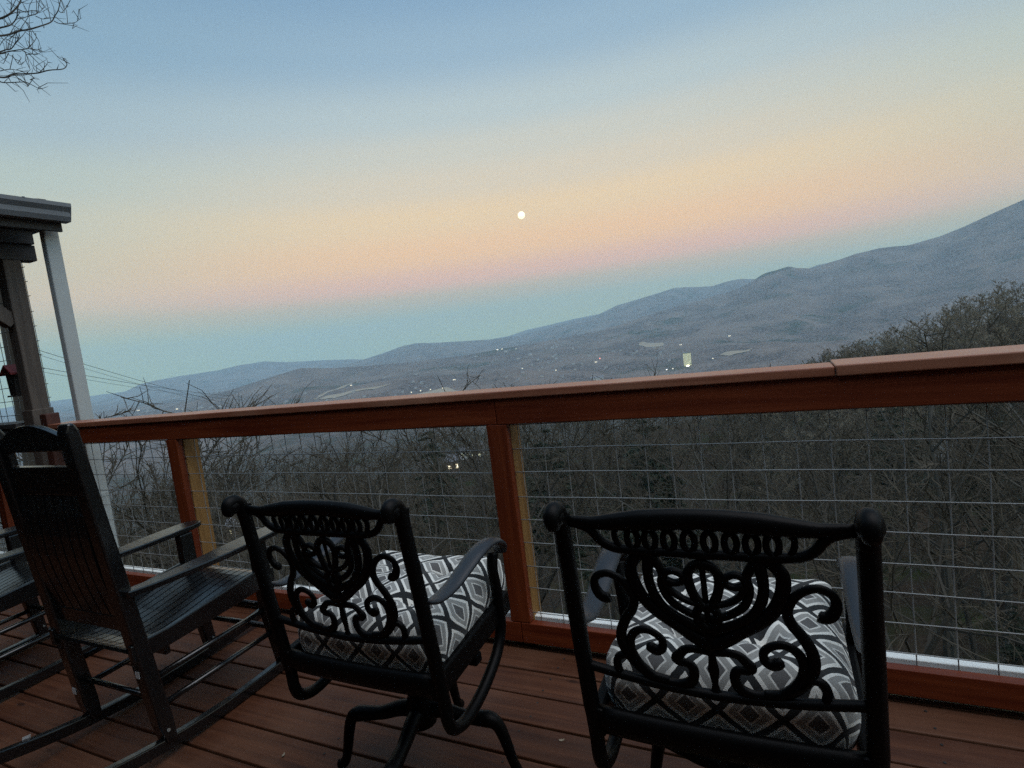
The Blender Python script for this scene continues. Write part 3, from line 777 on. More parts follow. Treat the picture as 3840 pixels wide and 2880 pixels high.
    for k in range(4):
        a = R(legs_rot + 90 * k); c, s = math.cos(a), math.sin(a)
        prof_ = [(.02, .225), (.07, .222), (.13, .205), (.18, .200), (.222, .196), (.246, .176), (.262, .128), (.276, .070), (.292, .028), (.312, .016)]
        P = spline([(r_ * c, r_ * s, z) for r_, z in prof_], 4)
        rr = [float(np.interp(i / (len(P) - 1), [0, .25, .42, .55, .8, 1], [.026, .020, .024, .019, .015, .016])) for i in range(len(P))]
        MB().tube(P, rr, 10).build('base_leg', iron, t, smooth=True)
    return t

def make_cushion():
    a, b, h, rad = .236, .222, .110, .042
    nx, ny = 84, 80
    ext = h + .02
    us = np.linspace(-a - ext, a + ext, nx); vs = np.linspace(-b - ext, b + ext, ny)
    mb = MB(); uvs = []
    crng = np.random.RandomState(5)
    tuft = [(-.088, -.088), (.088, -.088), (-.088, .085), (.088, .085)]
    for v in vs:
        for u in us:
            ia, ib = a - rad, b - rad
            ex = max(abs(u) - ia, 0); ey = max(abs(v) - ib, 0); e = math.hypot(ex, ey)
            dx, dy = (ex / e * math.copysign(1, u), ey / e * math.copysign(1, v)) if e > 1e-9 else (0, 0)
            cu, cv = max(-ia, min(ia, u)), max(-ib, min(ib, v))
            la = rad * math.pi / 2
            if e <= la:
                ph = e / rad; out, drop = rad * math.sin(ph), rad * (1 - math.cos(ph))
            else:
                out, drop = rad, rad + min(e - la, h - rad) 
            bul = .010 * math.sin(min(1, max(0, drop / h)) * math.pi)
            x = cu + dx * (out + bul); y = cv + dy * (out + bul)
            puff = .040 * max(0, 1 - (abs(x) / (a + .01)) ** 3) * max(0, 1 - (abs(y) / (b + .01)) ** 3)
            z = h - drop + puff * (1 if drop < rad else 0) 
            z += .030 * ((abs(u) / a) ** 2 * (abs(v) / b) ** 2 if abs(u) < a and abs(v) < b else 0)
            for tx, ty in tuft:
                q_ = math.hypot(u - tx, v - ty); ang = math.atan2(v - ty, u - tx)
                z -= (.040 * math.exp(-(q_ / .026) ** 2) + .020 * math.exp(-(q_ / .065) ** 2) * (.7 + .3 * math.cos(4 * ang + 1.3 * tx * 40))) * (1 if drop < rad * .8 else 0)
            z += .004 * math.sin(u * 46 + 3 * math.sin(v * 21)) * math.sin(v * 39 + 1.3) * (1 if drop < rad else .4)
            mb.v.append((x, y, z)); uvs.append((u, v))
    for j in range(ny - 1):
        for i in range(nx - 1):
            k = j * nx + i; mb.f.append((k, k + 1, k + nx + 1, k + nx))
    me = bpy.data.meshes.new('cushion'); me.from_pydata(mb.v, [], mb.f)
    uvl = me.uv_layers.new(name='UVMap')
    fl = np.array(mb.f).ravel(); uvl.data.foreach_set('uv', (np.array(uvs)[fl] + np.array([.005, .022])).ravel())
    me.polygons.foreach_set('use_smooth', [True] * len(me.polygons)); me.materials.append(M['cushion'])
    return me

ch_r = make_chair(-30); ch_r.location = (-.150, 1.30, 0)
tag(ch_r, 'black cast metal swivel chair with scrolled back, right of the central railing post', 'chair', 'swivel patio chairs')
ch_l = copy_tree(ch_r); ch_l.location = (-1.070, 1.30, 0)
tag(ch_l, 'black cast metal swivel chair with scrolled back, beside the black rocking chair', 'chair', 'swivel patio chairs')
legs = [c for c in ch_l.children if c.name.startswith('base_leg') or c.name.startswith('column')]
for c in legs: c.rotation_euler.z = R(42)
cm = make_cushion()
for i, (cx, lab, rz) in enumerate(((-.150, 'tufted grey diamond pattern cushion on the swivel chair right of the central post', 0.0), (-1.070, 'tufted grey diamond pattern cushion on the swivel chair beside the rocking chair', .03))):
    cu = bpy.data.objects.new('seat_cushion', cm); COL.objects.link(cu)
    cu.location = (cx, 1.312, .5015); cu.rotation_euler = (R(1.2), 0, rz)
    tag(cu, lab, 'cushion', 'diamond pattern seat cushions')

# ------------------------------------------------------------------ rocking chairs
def make_rocker():
    t = empty('rocking_chair')                     # local origin: floor, centre between rear legs; world = (-2.28, 1.1)
    rk = M['rocker']; OX, OY = -2.28, 1.10
    def ad(mb, name, bevel=.004, mat=None, smooth=False):
        mb.v = [(x - OX, y - OY, z) for x, y, z in mb.v]
        return mb.build(name, mat or rk, t, bevel=bevel, smooth=smooth)
    def by(z): return 1.108 - .105 * (z - .06)      # y of the stile at height z
    XL, XR = -2.54, -2.02
    for s, xo in ((-1, XL), (1, XR)):
        xi = xo - s * .058
        poly = [(by(.055) - .022, .055), (by(.13) - .030, .13), (by(.40) - .030, .40), (by(1.20) - .024, 1.20), (by(1.225) - .012, 1.228), (by(1.225) + .006, 1.228), (by(1.20) + .016, 1.205), (by(.40) + .022, .40), (by(.13) + .022, .13), (by(.055) + .016, .055)]
        ad(MB().prism(poly, 'x', min(xo, xi), max(xo, xi)), 'back_post', .007)
    # crest: arched top with a hand slot under it
    pts = [(XL + .06, 1.182)]
    for k in range(13):
        a = k / 12; x = XL + .075 + a * .37; pts.append((x, 1.190 + .042 * math.sin(math.pi * a)))
    pts += [(XR - .06, 1.182), (XR - .06, 1.138), (XL + .06, 1.138)]
    mb = MB(); k = len(pts)
    for off in (-.012, .012):
        for x, z in pts: mb.v.append((x, by(z) + off, z))
    mb.f.append(tuple(range(k))[::-1]); mb.f.append(tuple(range(k, 2 * k)))
    for j in range(k): mb.f.append((j, (j + 1) % k, k + (j + 1) % k, k + j))
    ad(mb, 'crest', .004)
    for nm, z0, z1 in (('upper_back_rail', .985, 1.086), ('lower_back_rail', .485, .545)):
        mb = MB().bar((XL + .059, by((z0 + z1) / 2), (z0 + z1) / 2), (XR - .059, by((z0 + z1) / 2), (z0 + z1) / 2), .024, z1 - z0, (0, -.105, 1)); ad(mb, nm)
    for xs_ in (XL + .075, XR - .075):
        ad(MB().bar((xs_, by(1.087), 1.0865), (xs_, by(1.137), 1.1375), .030, .022, (0, 1, 0)), 'slot_side', .003)
    n = 7; w = (.52 - .118) / n
    for k in range(n):
        x = XL + .059 + w * (k + .5)
        P = [(x, by(z) - .004 - .020 * math.sin(math.pi * (z - .545) / .44), z) for z in np.linspace(.543, .987, 7)]
        mb = MB()
        for a, b in zip(P[:-1], P[1:]): mb.bar(a, b, w - .009, .013, (0, 1, 0))
        ad(mb, 'back_slat', 0)
    # seat
    prof_s = [(1.035, .425), (1.08, .410), (1.16, .403), (1.28, .415), (1.40, .437), (1.50, .452), (1.57, .456), (1.615, .446), (1.64, .422)]
    n = 11; sw = (.47) / n
    for k in range(n):
        x = -2.515 + sw * (k + .5)
        P = spline([(x, y, z) for y, z in prof_s], 2); mb = MB()
        for a, b in zip(P[:-1], P[1:]): mb.bar(a, b, sw - .007, .012, (0, 0, 1))
        ad(mb, 'seat_slat', 0)
    for s, x in ((-1, XL + .004), (1, XR - .004)):
        poly = [(y, z + .012) for y, z in [(1.03, .438), (1.16, .436), (1.40, .458), (1.57, .472), (1.63, .452)]] + [(1.63, .405), (1.57, .400), (1.40, .392), (1.16, .385), (1.03, .388)]
        ad(MB().prism(poly, 'x', min(x, x - s * .022), max(x, x - s * .022)), 'seat_rail', .004)
    ad(MB().box(XL + .03, XR - .03, 1.590, 1.612, .385, .432), 'front_rail')
    ad(MB().box(XL + .03, XR - .03, 1.150, 1.170, .345, .395), 'rear_rail')
    for s, x in ((-1, XL), (1, XR)):
        xi = x - s * .045
        ad(MB().prism([(1.595, .045), (1.555, .30), (1.552, .612), (1.612, .612), (1.618, .30), (1.640, .045)], 'x', min(x, xi), max(x, xi)), 'front_leg', .006)
        # arm: paddle shaped board
        xc = x + s * .012
        prof_a = [(1.035, .022, .640), (1.12, .030, .634), (1.25, .040, .630), (1.40, .053, .629), (1.52, .058, .630), (1.61, .055, .631), (1.66, .044, .631), (1.685, .020, .630)]
        L_ = [(xc - w_, y) for y, w_, z in prof_a] + [(xc + w_, y) for y, w_, z in reversed(prof_a)]
        mb = MB(); k = len(L_)
        zz = [z for _, _, z in prof_a] + [z for _, _, z in reversed(prof_a)]
        for dz in (-.016, .006):
            for (a, b), z in zip(L_, zz): mb.v.append((a, b, z + dz))
        h_ = len(prof_a)
        for j in range(h_ - 1):
            p0, p1, q0, q1 = j, j + 1, k - 1 - j, k - 2 - j
            mb.f.append((p0, p1, q1, q0)); mb.f.append((k + p0, k + q0, k + q1, k + p1))
        for j in range(k): mb.f.append((j, (j + 1) % k, k + (j + 1) % k, k + j))
        ad(mb, 'armrest', .004)
        # rocker runner
        mb = MB(); pr = []
        for y in np.linspace(.74, 1.92, 15):
            u = (y - 1.42) / .62
            pr.append((y, .026 + .085 * u * u * (1.0 if u < 0 else .55)))
        poly = [(y, z - .022) for y, z in pr] + [(y, z + .022) for y, z in reversed(pr)]
        xa, xb = x - s * .008, x - s * .040
        ad(MB().prism(poly, 'x', min(xa, xb), max(xa, xb)), 'runner', .004)
        ad(MB().tube([(x - s * .026, 1.10, .188), (x - s * .026, 1.59, .190)], .011, 8), 'side_stretcher', 0, smooth=True)
        ad(MB().tube([(x - s * .026, 1.08, .295), (x - s * .026, 1.58, .300)], .011, 8), 'side_stretcher', 0, smooth=True)
    ad(MB().tube([(XL + .03, 1.10, .215), (XR - .03, 1.10, .215)], .011, 8), 'rear_stretcher', 0, smooth=True)
    ad(MB().tube([(XL + .03, 1.605, .20), (XR - .03, 1.605, .20)], .012, 8), 'front_stretcher', 0, smooth=True)
    ad(MB().tube([(XL + .03, 1.600, .30), (XR - .03, 1.600, .30)], .012, 8), 'front_stretcher', 0, smooth=True)
    for p in ((XL + .010, 1.069, .185), (XR - .04, 1.069, .335)):
        ad(MB().box(p[0], p[0] + .022, by(p[2]) - .0332, by(p[2]) - .0316, p[2] - .012, p[2] + .012), 'sticker', 0, M['sticker'])
    ad(MB().bar((XL + .0075, .890, .108), (XL + .0075, .915, .103), .0012, .022), 'sticker', 0, M['sticker'])
    for s, x in ((-1, XL), (1, XR)):
        for y, z in ((1.62, .085), (1.095, .105)):
            ad(MB().tube([(x - s * .052, y, z), (x - s * -.003, y, z)], .006, 8), 'bolt', 0, M['wire'])
    return t
rk1 = make_rocker(); rk1.location = (-2.28, 1.10, 0)
tag(rk1, 'black wooden rocking chair with slatted back and curved runners next to the swivel chair', 'rocking chair', 'black rocking chairs')
rk2 = copy_tree(rk1); rk2.location = (-3.43, .96, 0); rk2.rotation_euler.z = R(2)
tag(rk2, 'black rocking chair cut by the left edge, mostly hidden behind the other rocker', 'rocking chair', 'black rocking chairs')

# ------------------------------------------------------------------ trees
def grow(seed, H=14.0, limbs=11, spread=.42, bare_to=.32, twigs=5, fat=1.0, lead=.93):
    r = random.Random(seed); tr, cw = MB(), MB()
    def wander(p, d, L_, n, w, lift):
        pts = [Vector(p)]; d = Vector(d).normalized()
        for i in range(n):
            d = (d + Vector((r.gauss(0, w), r.gauss(0, w), r.gauss(0, w) + lift))).normalized()
            pts.append(pts[-1] + d * (L_ / n))
        return pts, d
    tp, _ = wander((0, 0, -.6), (r.gauss(0, .05), r.gauss(0, .05), 1), H * lead, 8, .06 if lead > .7 else .12, .03)
    r0 = H * .0105
    tr.tube(tp, [r0 * (1 - i / 8.6) ** .8 for i in range(9)], 6, cap=False)
    def at(pts, t):
        f = t * (len(pts) - 1); i = min(int(f), len(pts) - 2); return pts[i].lerp(pts[i + 1], f - i), (pts[i + 1] - pts[i]).normalized()
    for k in range(limbs):
        t = bare_to + (1 - bare_to) * (k + r.random() * .8) / limbs
        t = min(t, .985); p, d = at(tp, t)
        a = k * 2.4 + r.uniform(-.5, .5)
        out = Vector((math.cos(a), math.sin(a), 0))
        dd = out * r.uniform(.7, 1.1) + Vector((0, 0, r.uniform(.35, 1.0) if lead > .7 else r.uniform(.5, 1.7)))
        LL = H * spread * (1.08 - .72 * (t - bare_to) / (1 - bare_to)) * r.uniform(.7, 1.1)
        lp, _ = wander(p, dd, LL, 5, .16, .06)
        lr = r0 * .42 * (1.15 - .7 * t)
        tr.tube(lp, [lr * (1 - .78 * i / 5) for i in range(6)], 4, cap=False)
        nb = 6
        for j in range(nb):
            tt = .22 + .78 * (j + r.random() * .7) / nb
            q, qd = at(lp, min(tt, .98))
            e = (qd * .8 + Vector((r.gauss(0, .6), r.gauss(0, .6), r.gauss(.25, .45)))).normalized()
            sl_ = LL * .42 * (1.1 - .6 * tt) * r.uniform(.6, 1.2)
            sp_, _ = wander(q, e, sl_, 3, .18, .05)
            cw.tube(sp_, [max(lr * q_, .012 * fat) for q_ in (.34, .28, .2, .12)], 3, cap=False)
            for i in range(twigs):
                t3 = .25 + .75 * (i + r.random()) / twigs
                u, ud = at(sp_, min(t3, .98))
                e2 = (ud * .7 + Vector((r.gauss(0, .65), r.gauss(0, .65), r.gauss(.2, .5)))).normalized()
                tl = sl_ * .5 * r.uniform(.5, 1.2)
                w3, _ = wander(u, e2, tl, 2, .22, .05)
                cw.tube(w3, [.0105 * fat, .0085 * fat, .005 * fat], 3, cap=False)
    return tr, cw
VAR = []
for s_, kw in ((11, dict()), (12, dict(limbs=13, spread=.36)), (13, dict(limbs=9, spread=.5, bare_to=.4)), (14, dict(limbs=12, bare_to=.45, spread=.34)), (15, dict(limbs=10, bare_to=.25, spread=.46)), (16, dict(limbs=14, bare_to=.5, spread=.30))):
    a, b = grow(s_, **kw); VAR.append((a.mesh('trunk', M['bark']), b.mesh('crown', M['twig']), a.mesh('trunk', M['barkpale'])))
for s_, kw in ((11, dict()), (12, dict(limbs=13, spread=.36)), (13, dict(limbs=9, spread=.5, bare_to=.4)), (14, dict(limbs=12, bare_to=.45, spread=.34)), (15, dict(limbs=10, bare_to=.25, spread=.46)), (16, dict(limbs=14, bare_to=.5, spread=.30))):
    a, b = grow(s_ + 100, twigs=15, fat=1.25, **kw); VAR.append((a.mesh('trunk', M['bark']), b.mesh('crown', M['twigmid']), a.mesh('trunk', M['barkpale'])))
for s_ in range(6):
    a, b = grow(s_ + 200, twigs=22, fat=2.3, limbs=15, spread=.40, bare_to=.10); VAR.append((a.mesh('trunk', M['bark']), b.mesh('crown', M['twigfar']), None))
for s_ in range(3):
    a, b = grow(s_ + 300, twigs=11, fat=1.1, limbs=12, spread=.56, bare_to=.35, lead=.56); VAR.append((a.mesh('trunk', M['bark']), b.mesh('crown', M['twig']), a.mesh('trunk', M['barkpale'])))
TOP = [max(q.co.z for q in b.vertices) for a, b, c in VAR]
def tree(x, y, h, v, name='bare_tree', label=None, group=None, pale=False, z=None, rz=None):
    t = empty(name, (x, y, gz(x, y) if z is None else z), rng.uniform(0, 6.28) if rz is None else rz)
    s = h / TOP[v]; t.scale = (s, s, s)
    a, b, c = VAR[v]
    for nm, me_ in (('trunk', c if pale else a), ('crown', b)):
        o = bpy.data.objects.new(nm, me_); COL.objects.link(o); o.parent = t
    return tag(t, label, 'tree', group)

def top_limit(az):
    if az > -1: return float(prof('near', az)) - .4
    return -7.6
FG = 'bare trees in the dark woods below the railing'; HG = 'bare trees along the wooded slope at the right'
cnt = 0; tries = 0; spots = []
while cnt < 160 and tries < 6000:
    tries += 1
    az = rng.uniform(-70, 24); d = math.exp(rng.uniform(math.log(9), math.log(150)))
    if rng.random() > (.18 + .82 * min(1, d / 45)): continue
    x, y = math.sin(R(az)) * d, math.cos(R(az)) * d
    if y < 6: continue
    if any(abs(az - pa) < pw and d < pd for pa, pd, pw in ((-34.6, 64, 2.6), (-22.6, 41, 3.0), (-12.0, 45, 3.2), (8.6, 61, 1.5), (16.4, 14, 2.0))): continue
    if any((x - a) ** 2 + (y - b) ** 2 < (1.6 + .02 * d) ** 2 for a, b in spots): continue
    z = gz(x, y); hmax = EYE.z + d * math.tan(R(top_limit(az))) - z
    h = min(rng.uniform(8.5, 17), hmax)
    if h < 5: continue
    spots.append((x, y)); cnt += 1
    pale = rng.random() < .22
    tree(x, y, h, (18 + rng.randrange(3)) if rng.random() < .3 else rng.randrange(6) + (6 if d > 26 else 0), label='pale barked bare tree in the dark woods below the railing' if pale else 'bare grey brown tree in the dark woods below the railing', group=FG + (', pale barked' if pale else ''), pale=pale)
cnt = 0; tries = 0; spots = []
while cnt < 185 and tries < 6000:
    tries += 1
    az = rng.uniform(-3, 24); d = rng.uniform(90, 175)
    x, y = math.sin(R(az)) * d, math.cos(R(az)) * d
    if any((x - a) ** 2 + (y - b) ** 2 < 3.4 ** 2 for a, b in spots): continue
    z = gz(x, y); hm_ = EYE.z + d * math.tan(R(float(prof('near', az)))) - z
    h = min(rng.uniform(8.5, 11.5), hm_ + rng.uniform(-1.2, .5))
    if h < 2.8: continue
    spots.append((x, y)); cnt += 1
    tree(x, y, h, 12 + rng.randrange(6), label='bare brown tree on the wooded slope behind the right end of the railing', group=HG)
for az, el, d, v, lab in ((-60.2, .1, 30, 18, 'bare tree whose top shows just left of the white downspout'), (-58.0, -.8, 30, 19, 'bare tree whose top shows just right of the white downspout'), (-56.4, -2.2, 30, 20, 'low bare tree top above the railing right of the downspout'),
                          (-28.1, -2.75, 24, 18, 'lone dark bare tree rising above the middle of the railing'), (-27.0, -3.4, 25, 20, 'short bare tree beside the lone tree above the railing')):
    x, y = math.sin(R(az)) * d, math.cos(R(az)) * d; z = gz(x, y)
    tree(x, y, EYE.z + d * math.tan(R(el)) - z, v, label=lab)
for az, d, v, el, lab in ((16.4, 13, 2, -14.0, 'near pale barked forked tree at the right edge of the view'), (5.4, 26, 3, -9.2, 'slender pale trunk standing behind the mesh right of the second chair'), (-9.2, 24, 5, -9.0, 'dark crooked tree leaning behind the wire mesh above the right chair')):
    x, y = math.sin(R(az)) * d, math.cos(R(az)) * d; z = gz(x, y)
    tree(x, y, EYE.z + d * math.tan(R(el)) - z, v, label=lab, pale='pale' in lab)

# evergreens
def grow_pine(seed, H=10.0, layered=False):
    r = random.Random(seed); tr, cw = MB(), MB()
    tr.tube([(0, 0, -.5), (.05, 0, H * .5), (0, .05, H)], [H * .014, H * .009, .02], 6, cap=False)
    n = 22 if not layered else 11
    for k in range(n):
        f = k / (n - 1); z = H * ((.16 if not layered else .45) + (.83 if not layered else .53) * f) + r.uniform(-.15, .15)
        L_ = H * (.25 * (1 - f) ** .9 + .02) * (1.45 if layered else 1)
        for j in range(5):
            a = j * 6.283 / 5 + k * .9 + r.uniform(-.5, .5); ll = L_ * r.uniform(.45, 1.15)
            c, s = math.cos(a), math.sin(a); tip = Vector((c * ll, s * ll, z - ll * (r.uniform(.05, .4) if not layered else r.uniform(-.25, .12))))
            base = Vector((0, 0, z)); mid = base.lerp(tip, .55) + Vector((0, 0, ll * .06))
            tr.tube([base, mid, tip], [.03, .02, .01], 4, cap=False)
            out = (tip - base).normalized(); side = out.cross(Vector((0, 0, 1))).normalized()
            for q_ in range(58):
                t = .15 + .85 * r.random(); p = base.lerp(tip, t) + Vector((0, 0, ll * .06 * 4 * t * (1 - t)))
                sg = r.choice((-1, 1)); w_ = ll * .42 * (1.15 - t) * r.uniform(.3, 1)
                e = side * (sg * w_) + out * (w_ * r.uniform(.3, .9)) + Vector((0, 0, r.gauss(-.02, .05) * ll))
                u = Vector((r.gauss(0, 1), r.gauss(0, 1), r.gauss(0, 1))).normalized() * (H * .0085); i = len(cw.v)
                cw.v += [tuple(p - u), tuple(p + u), tuple(p + e)]; cw.f.append((i, i + 1, i + 2))
    return tr.mesh('trunk', M['bark']), cw.mesh('crown', M['needle'])
PV = [grow_pine(1), grow_pine(2, layered=True), grow_pine(3), grow_pine(4, layered=True)]
for az, el, d, h, v, lab in ((-34.6, -7.6, 58, 13, 0, 'dark spruce with layered boughs left of the central railing post'), (-22.6, -10.2, 36, 8, 1, 'flat topped pine just right of the central railing post'),
                             (-12.8, -10.0, 40, 9, 3, 'pine with dark clumps behind the mesh above the right chair'), (-10.4, -13.2, 40, 6, 2, 'low bushy pine behind the mesh above the right chair'), (8.6, -9.6, 60, 11, 1, 'tall pine among bare trees behind the right hand mesh'),
                             (15.2, -9.5, 48, 11, 3, 'dark pine by the pale patch at the right edge'), (16.2, -25, 17, 5, 2, 'young green pine low behind the right end of the mesh')):
    x, y = math.sin(R(az)) * d, math.cos(R(az)) * d
    zt = EYE.z + d * math.tan(R(el)); z = gz(x, y); hh = max(h * .6, min(zt - z, h * 1.8))
    t = empty('pine_tree', (x, y, zt - hh), rng.uniform(0, 6)); s = hh / 10; t.scale = (s, s, s); t.location.z = min(zt - hh, z)
    if zt - hh > z: t.scale = (s, s, (zt - z) / 10); t.location.z = z
    for nm, me_ in zip(('trunk', 'crown'), PV[v]):
        o = bpy.data.objects.new(nm, me_); COL.objects.link(o); o.parent = t
    tag(t, lab, 'tree')

# the woods further down the slope: one mass
def woods():
    LV = []
    for s_ in range(5):
        a, b = grow(40 + s_, H=14, limbs=10, spread=.42, twigs=0, fat=9.0)
        mb = MB(); mb.v = a.v + b.v; mb.f = a.f + [tuple(i + len(a.v) for i in f) for f in b.f]
        mb.f = [f for f in mb.f if len(f) == 4]
        LV.append((np.array(mb.v), np.array(mb.f)))
    V, F = [], []; off = 0; r = np.random.RandomState(9); k = 0
    while k < 1500:
        az = r.uniform(-72, 26); d = math.exp(r.uniform(math.log(110), math.log(1500)))
        x, y = math.sin(R(az)) * d, math.cos(R(az)) * d
        z = gz(x, y); h = r.uniform(9, 17); lim = EYE.z + d * math.tan(R(-7.0 if az < -1 else min(float(prof('near', az)), -5.0))) - z
        if az > -4 and d > 170 and d < 500: h = min(h, 9)
        h = min(h, lim)
        if h < 3.5: 
            k += .05; continue
        k += 1
        v, f = LV[r.randint(5)]; a = r.uniform(0, 6.28); c, s = math.cos(a), math.sin(a); sc_ = h / 14 
        fat = 1.0
        vv = np.stack([(v[:, 0] * c - v[:, 1] * s) * sc_ + x, (v[:, 0] * s + v[:, 1] * c) * sc_ + y, v[:, 2] * sc_ + z], -1)
        V.append(vv); F.append(f + off); off += len(v)
    V = np.concatenate(V); F = np.concatenate(F)
    me = bpy.data.meshes.new('woods'); me.vertices.add(len(V)); me.vertices.foreach_set('co', V.ravel())
    me.loops.add(F.size); me.loops.foreach_set('vertex_index', F.ravel()); me.polygons.add(len(F))
    me.polygons.foreach_set('loop_start', np.arange(0, F.size, 4)); me.polygons.foreach_set('loop_total', np.full(len(F), 4)); me.update()
    me.materials.append(M['twigmid'])
    o = bpy.data.objects.new('woods', me); COL.objects.link(o); tag(o, kind='stuff')
woods()

# undergrowth: thin saplings and dead stalks on the bank below the deck
ug = MB(); r_ = random.Random(21)
for k in range(5200):
    az = r_.uniform(-70, 24); d = math.exp(r_.uniform(math.log(4.5), math.log(70)))
    x, y = math.sin(R(az)) * d, math.cos(R(az)) * d
    if y < 3.4: continue
    z = gz(x, y); h = r_.uniform(.5, 2.4); lean = r_.gauss(0, .25), r_.gauss(0, .25)
    p = [Vector((x, y, z - .1)), Vector((x + lean[0] * h * .5, y + lean[1] * h * .5, z + h * .55)), Vector((x + lean[0] * h * 1.2, y + lean[1] * h * 1.2, z + h))]
    ug.tube(p, [.011, .008, .003], 3, cap=False)
    for _ in range(3):
        q_ = p[1].lerp(p[2], r_.random()); e = Vector((r_.gauss(0, 1), r_.gauss(0, 1), r_.gauss(.4, .6))).normalized() * h * r_.uniform(.15, .4)
        ug.tube([q_, q_ + e], [.006, .002], 3, cap=False)
tag(ug.build('undergrowth', M['twig']), kind='stuff')

# tree overhanging the porch at the top left
ot = empty('overhanging_tree', (-9.6, 3.9, 0)); ot.location.z = gz(-9.6, 3.9)
tag(ot, 'bare tree whose twiggy branches reach into the top left sky', 'tree')
def P3(l, d=9.3, j=0): return [polar(a, d + .25 * math.sin(i * 1.7 + j), e) - ot.location for i, (a, e) in enumerate(l)]
BR = [[(-64.5, 25.6), (-63.9, 26.2), (-63.4, 26.4), (-62.8, 26.8), (-62.3, 27.3), (-61.9, 27.9), (-61.5, 28.4)], [(-62.8, 26.8), (-62.7, 27.2), (-62.6, 27.6), (-62.6, 27.9)],
      [(-64.2, 25.5), (-63.6, 25.8), (-63.1, 26.0), (-62.8, 26.2), (-62.5, 26.6), (-62.3, 27.2), (-62.1, 27.6)],
      [(-64.5, 25.2), (-63.7, 25.3), (-63.1, 25.5), (-62.5, 25.8), (-61.9, 26.0), (-61.2, 26.3), (-60.4, 26.7), (-60.1, 27.1), (-59.8, 27.5), (-59.5, 28.2), (-59.2, 28.7)],
      [(-60.2, 26.8), (-59.8, 26.7), (-58.9, 26.9), (-58.6, 27.1), (-58.3, 27.3)], [(-59.8, 27.5), (-59.6, 27.4), (-59.3, 27.7), (-59.0, 27.9)],
      [(-62.5, 26.6), (-62.2, 26.6), (-61.8, 26.8), (-61.3, 27.0), (-60.9, 27.3), (-60.6, 27.7)], [(-61.3, 27.0), (-61.1, 27.2), (-61.0, 27.6)], [(-62.2, 26.6), (-61.9, 26.4), (-61.5, 26.5)],
      [(-64.5, 24.1), (-63.9, 24.3), (-63.5, 24.5), (-63.2, 24.6), (-62.8, 25.1), (-62.6, 25.4), (-62.5, 25.8)], [(-64.5, 24.0), (-63.9, 24.2), (-63.4, 24.4), (-62.8, 24.6), (-62.2, 24.8), (-61.7, 25.3), (-61.5, 25.6)],
      [(-62.2, 24.8), (-61.8, 24.8), (-61.4, 24.9), (-61.3, 25.0)], [(-62.5, 24.6), (-62.2, 24.5), (-61.7, 24.5), (-61.4, 24.7)],
      [(-64.9, 22.8), (-64.2, 22.7), (-63.7, 22.8), (-63.4, 23.0), (-62.9, 23.1), (-61.9, 23.3), (-61.1, 23.6), (-60.2, 23.8), (-59.9, 24.1), (-59.9, 24.3), (-59.7, 24.2)],
      [(-61.8, 23.3), (-61.4, 23.7), (-61.1, 24.1), (-61.2, 24.4)], [(-61.1, 24.1), (-60.8, 24.1)], [(-60.6, 23.7), (-60.4, 24.1)],
      [(-64.8, 22.5), (-64.2, 22.4), (-63.9, 22.4), (-62.8, 22.6), (-62.4, 22.5), (-61.9, 22.3), (-61.4, 22.5)], [(-63.3, 23.0), (-63.0, 22.7), (-62.7, 22.6), (-62.6, 22.3)], [(-62.4, 22.8), (-62.2, 22.9), (-61.8, 22.9)],
      [(-62.4, 24.6), (-62.3, 24.1), (-62.3, 23.4)], [(-63.4, 24.3), (-63.6, 24.0), (-64.0, 23.7)], [(-64.1, 23.1), (-63.5, 23.3), (-62.8, 23.3), (-62.4, 23.3)], [(-63.2, 24.2), (-63.1, 24.0), (-62.9, 23.7), (-62.6, 23.9)],
      [(-62.5, 25.8), (-62.6, 26.0), (-62.8, 26.1)], [(-61.3, 26.9), (-60.9, 26.8), (-60.7, 26.9), (-60.4, 27.0)]]
MAIN = {0: .020, 2: .014, 3: .015, 9: .012, 10: .012, 13: .014, 17: .010}
cw = MB(); tr = MB(); rr2 = random.Random(4)
top_z = 8.5
tp = [Vector((0, 0, -.5)), Vector((-.1, .1, 3)), Vector((.1, 0, 6)), Vector((.0, .2, 9)), Vector((.3, .1, 12.5))]
tr.tube(spline(tp, 4), [.17 - .0085 * i for i in range(17)], 8)
for i, l in enumerate(BR):
    P = P3(l, j=i); r0 = MAIN.get(i, .0055)
    if i in MAIN:
        a = P[0]; st = Vector((-.1, .1, a.z - .9)); P = [st, st.lerp(a, .5) + Vector((0, 0, .1))] + P
    P = spline(P, 4)
    (tr if i in MAIN else cw).tube(P, [r0 * (1 - .75 * k / (len(P) - 1)) for k in range(len(P))], 5)
    for k in range(2, len(P) - 1):
        if rr2.random() < .38:
            e = (P[k] - P[k - 1]).normalized() + Vector((rr2.gauss(0, .6), rr2.gauss(0, .6), rr2.gauss(.35, .6)))
            e = e.normalized() * rr2.uniform(.12, .42); mid = P[k] + e * .5 + Vector((rr2.gauss(0, .03), rr2.gauss(0, .03), rr2.gauss(0, .03)))
            cw.tube([P[k], mid, P[k] + e], [.0042, .0032, .0016], 4)
tr.build('trunk', M['bark'], ot); cw.build('crown', M['twig'], ot)

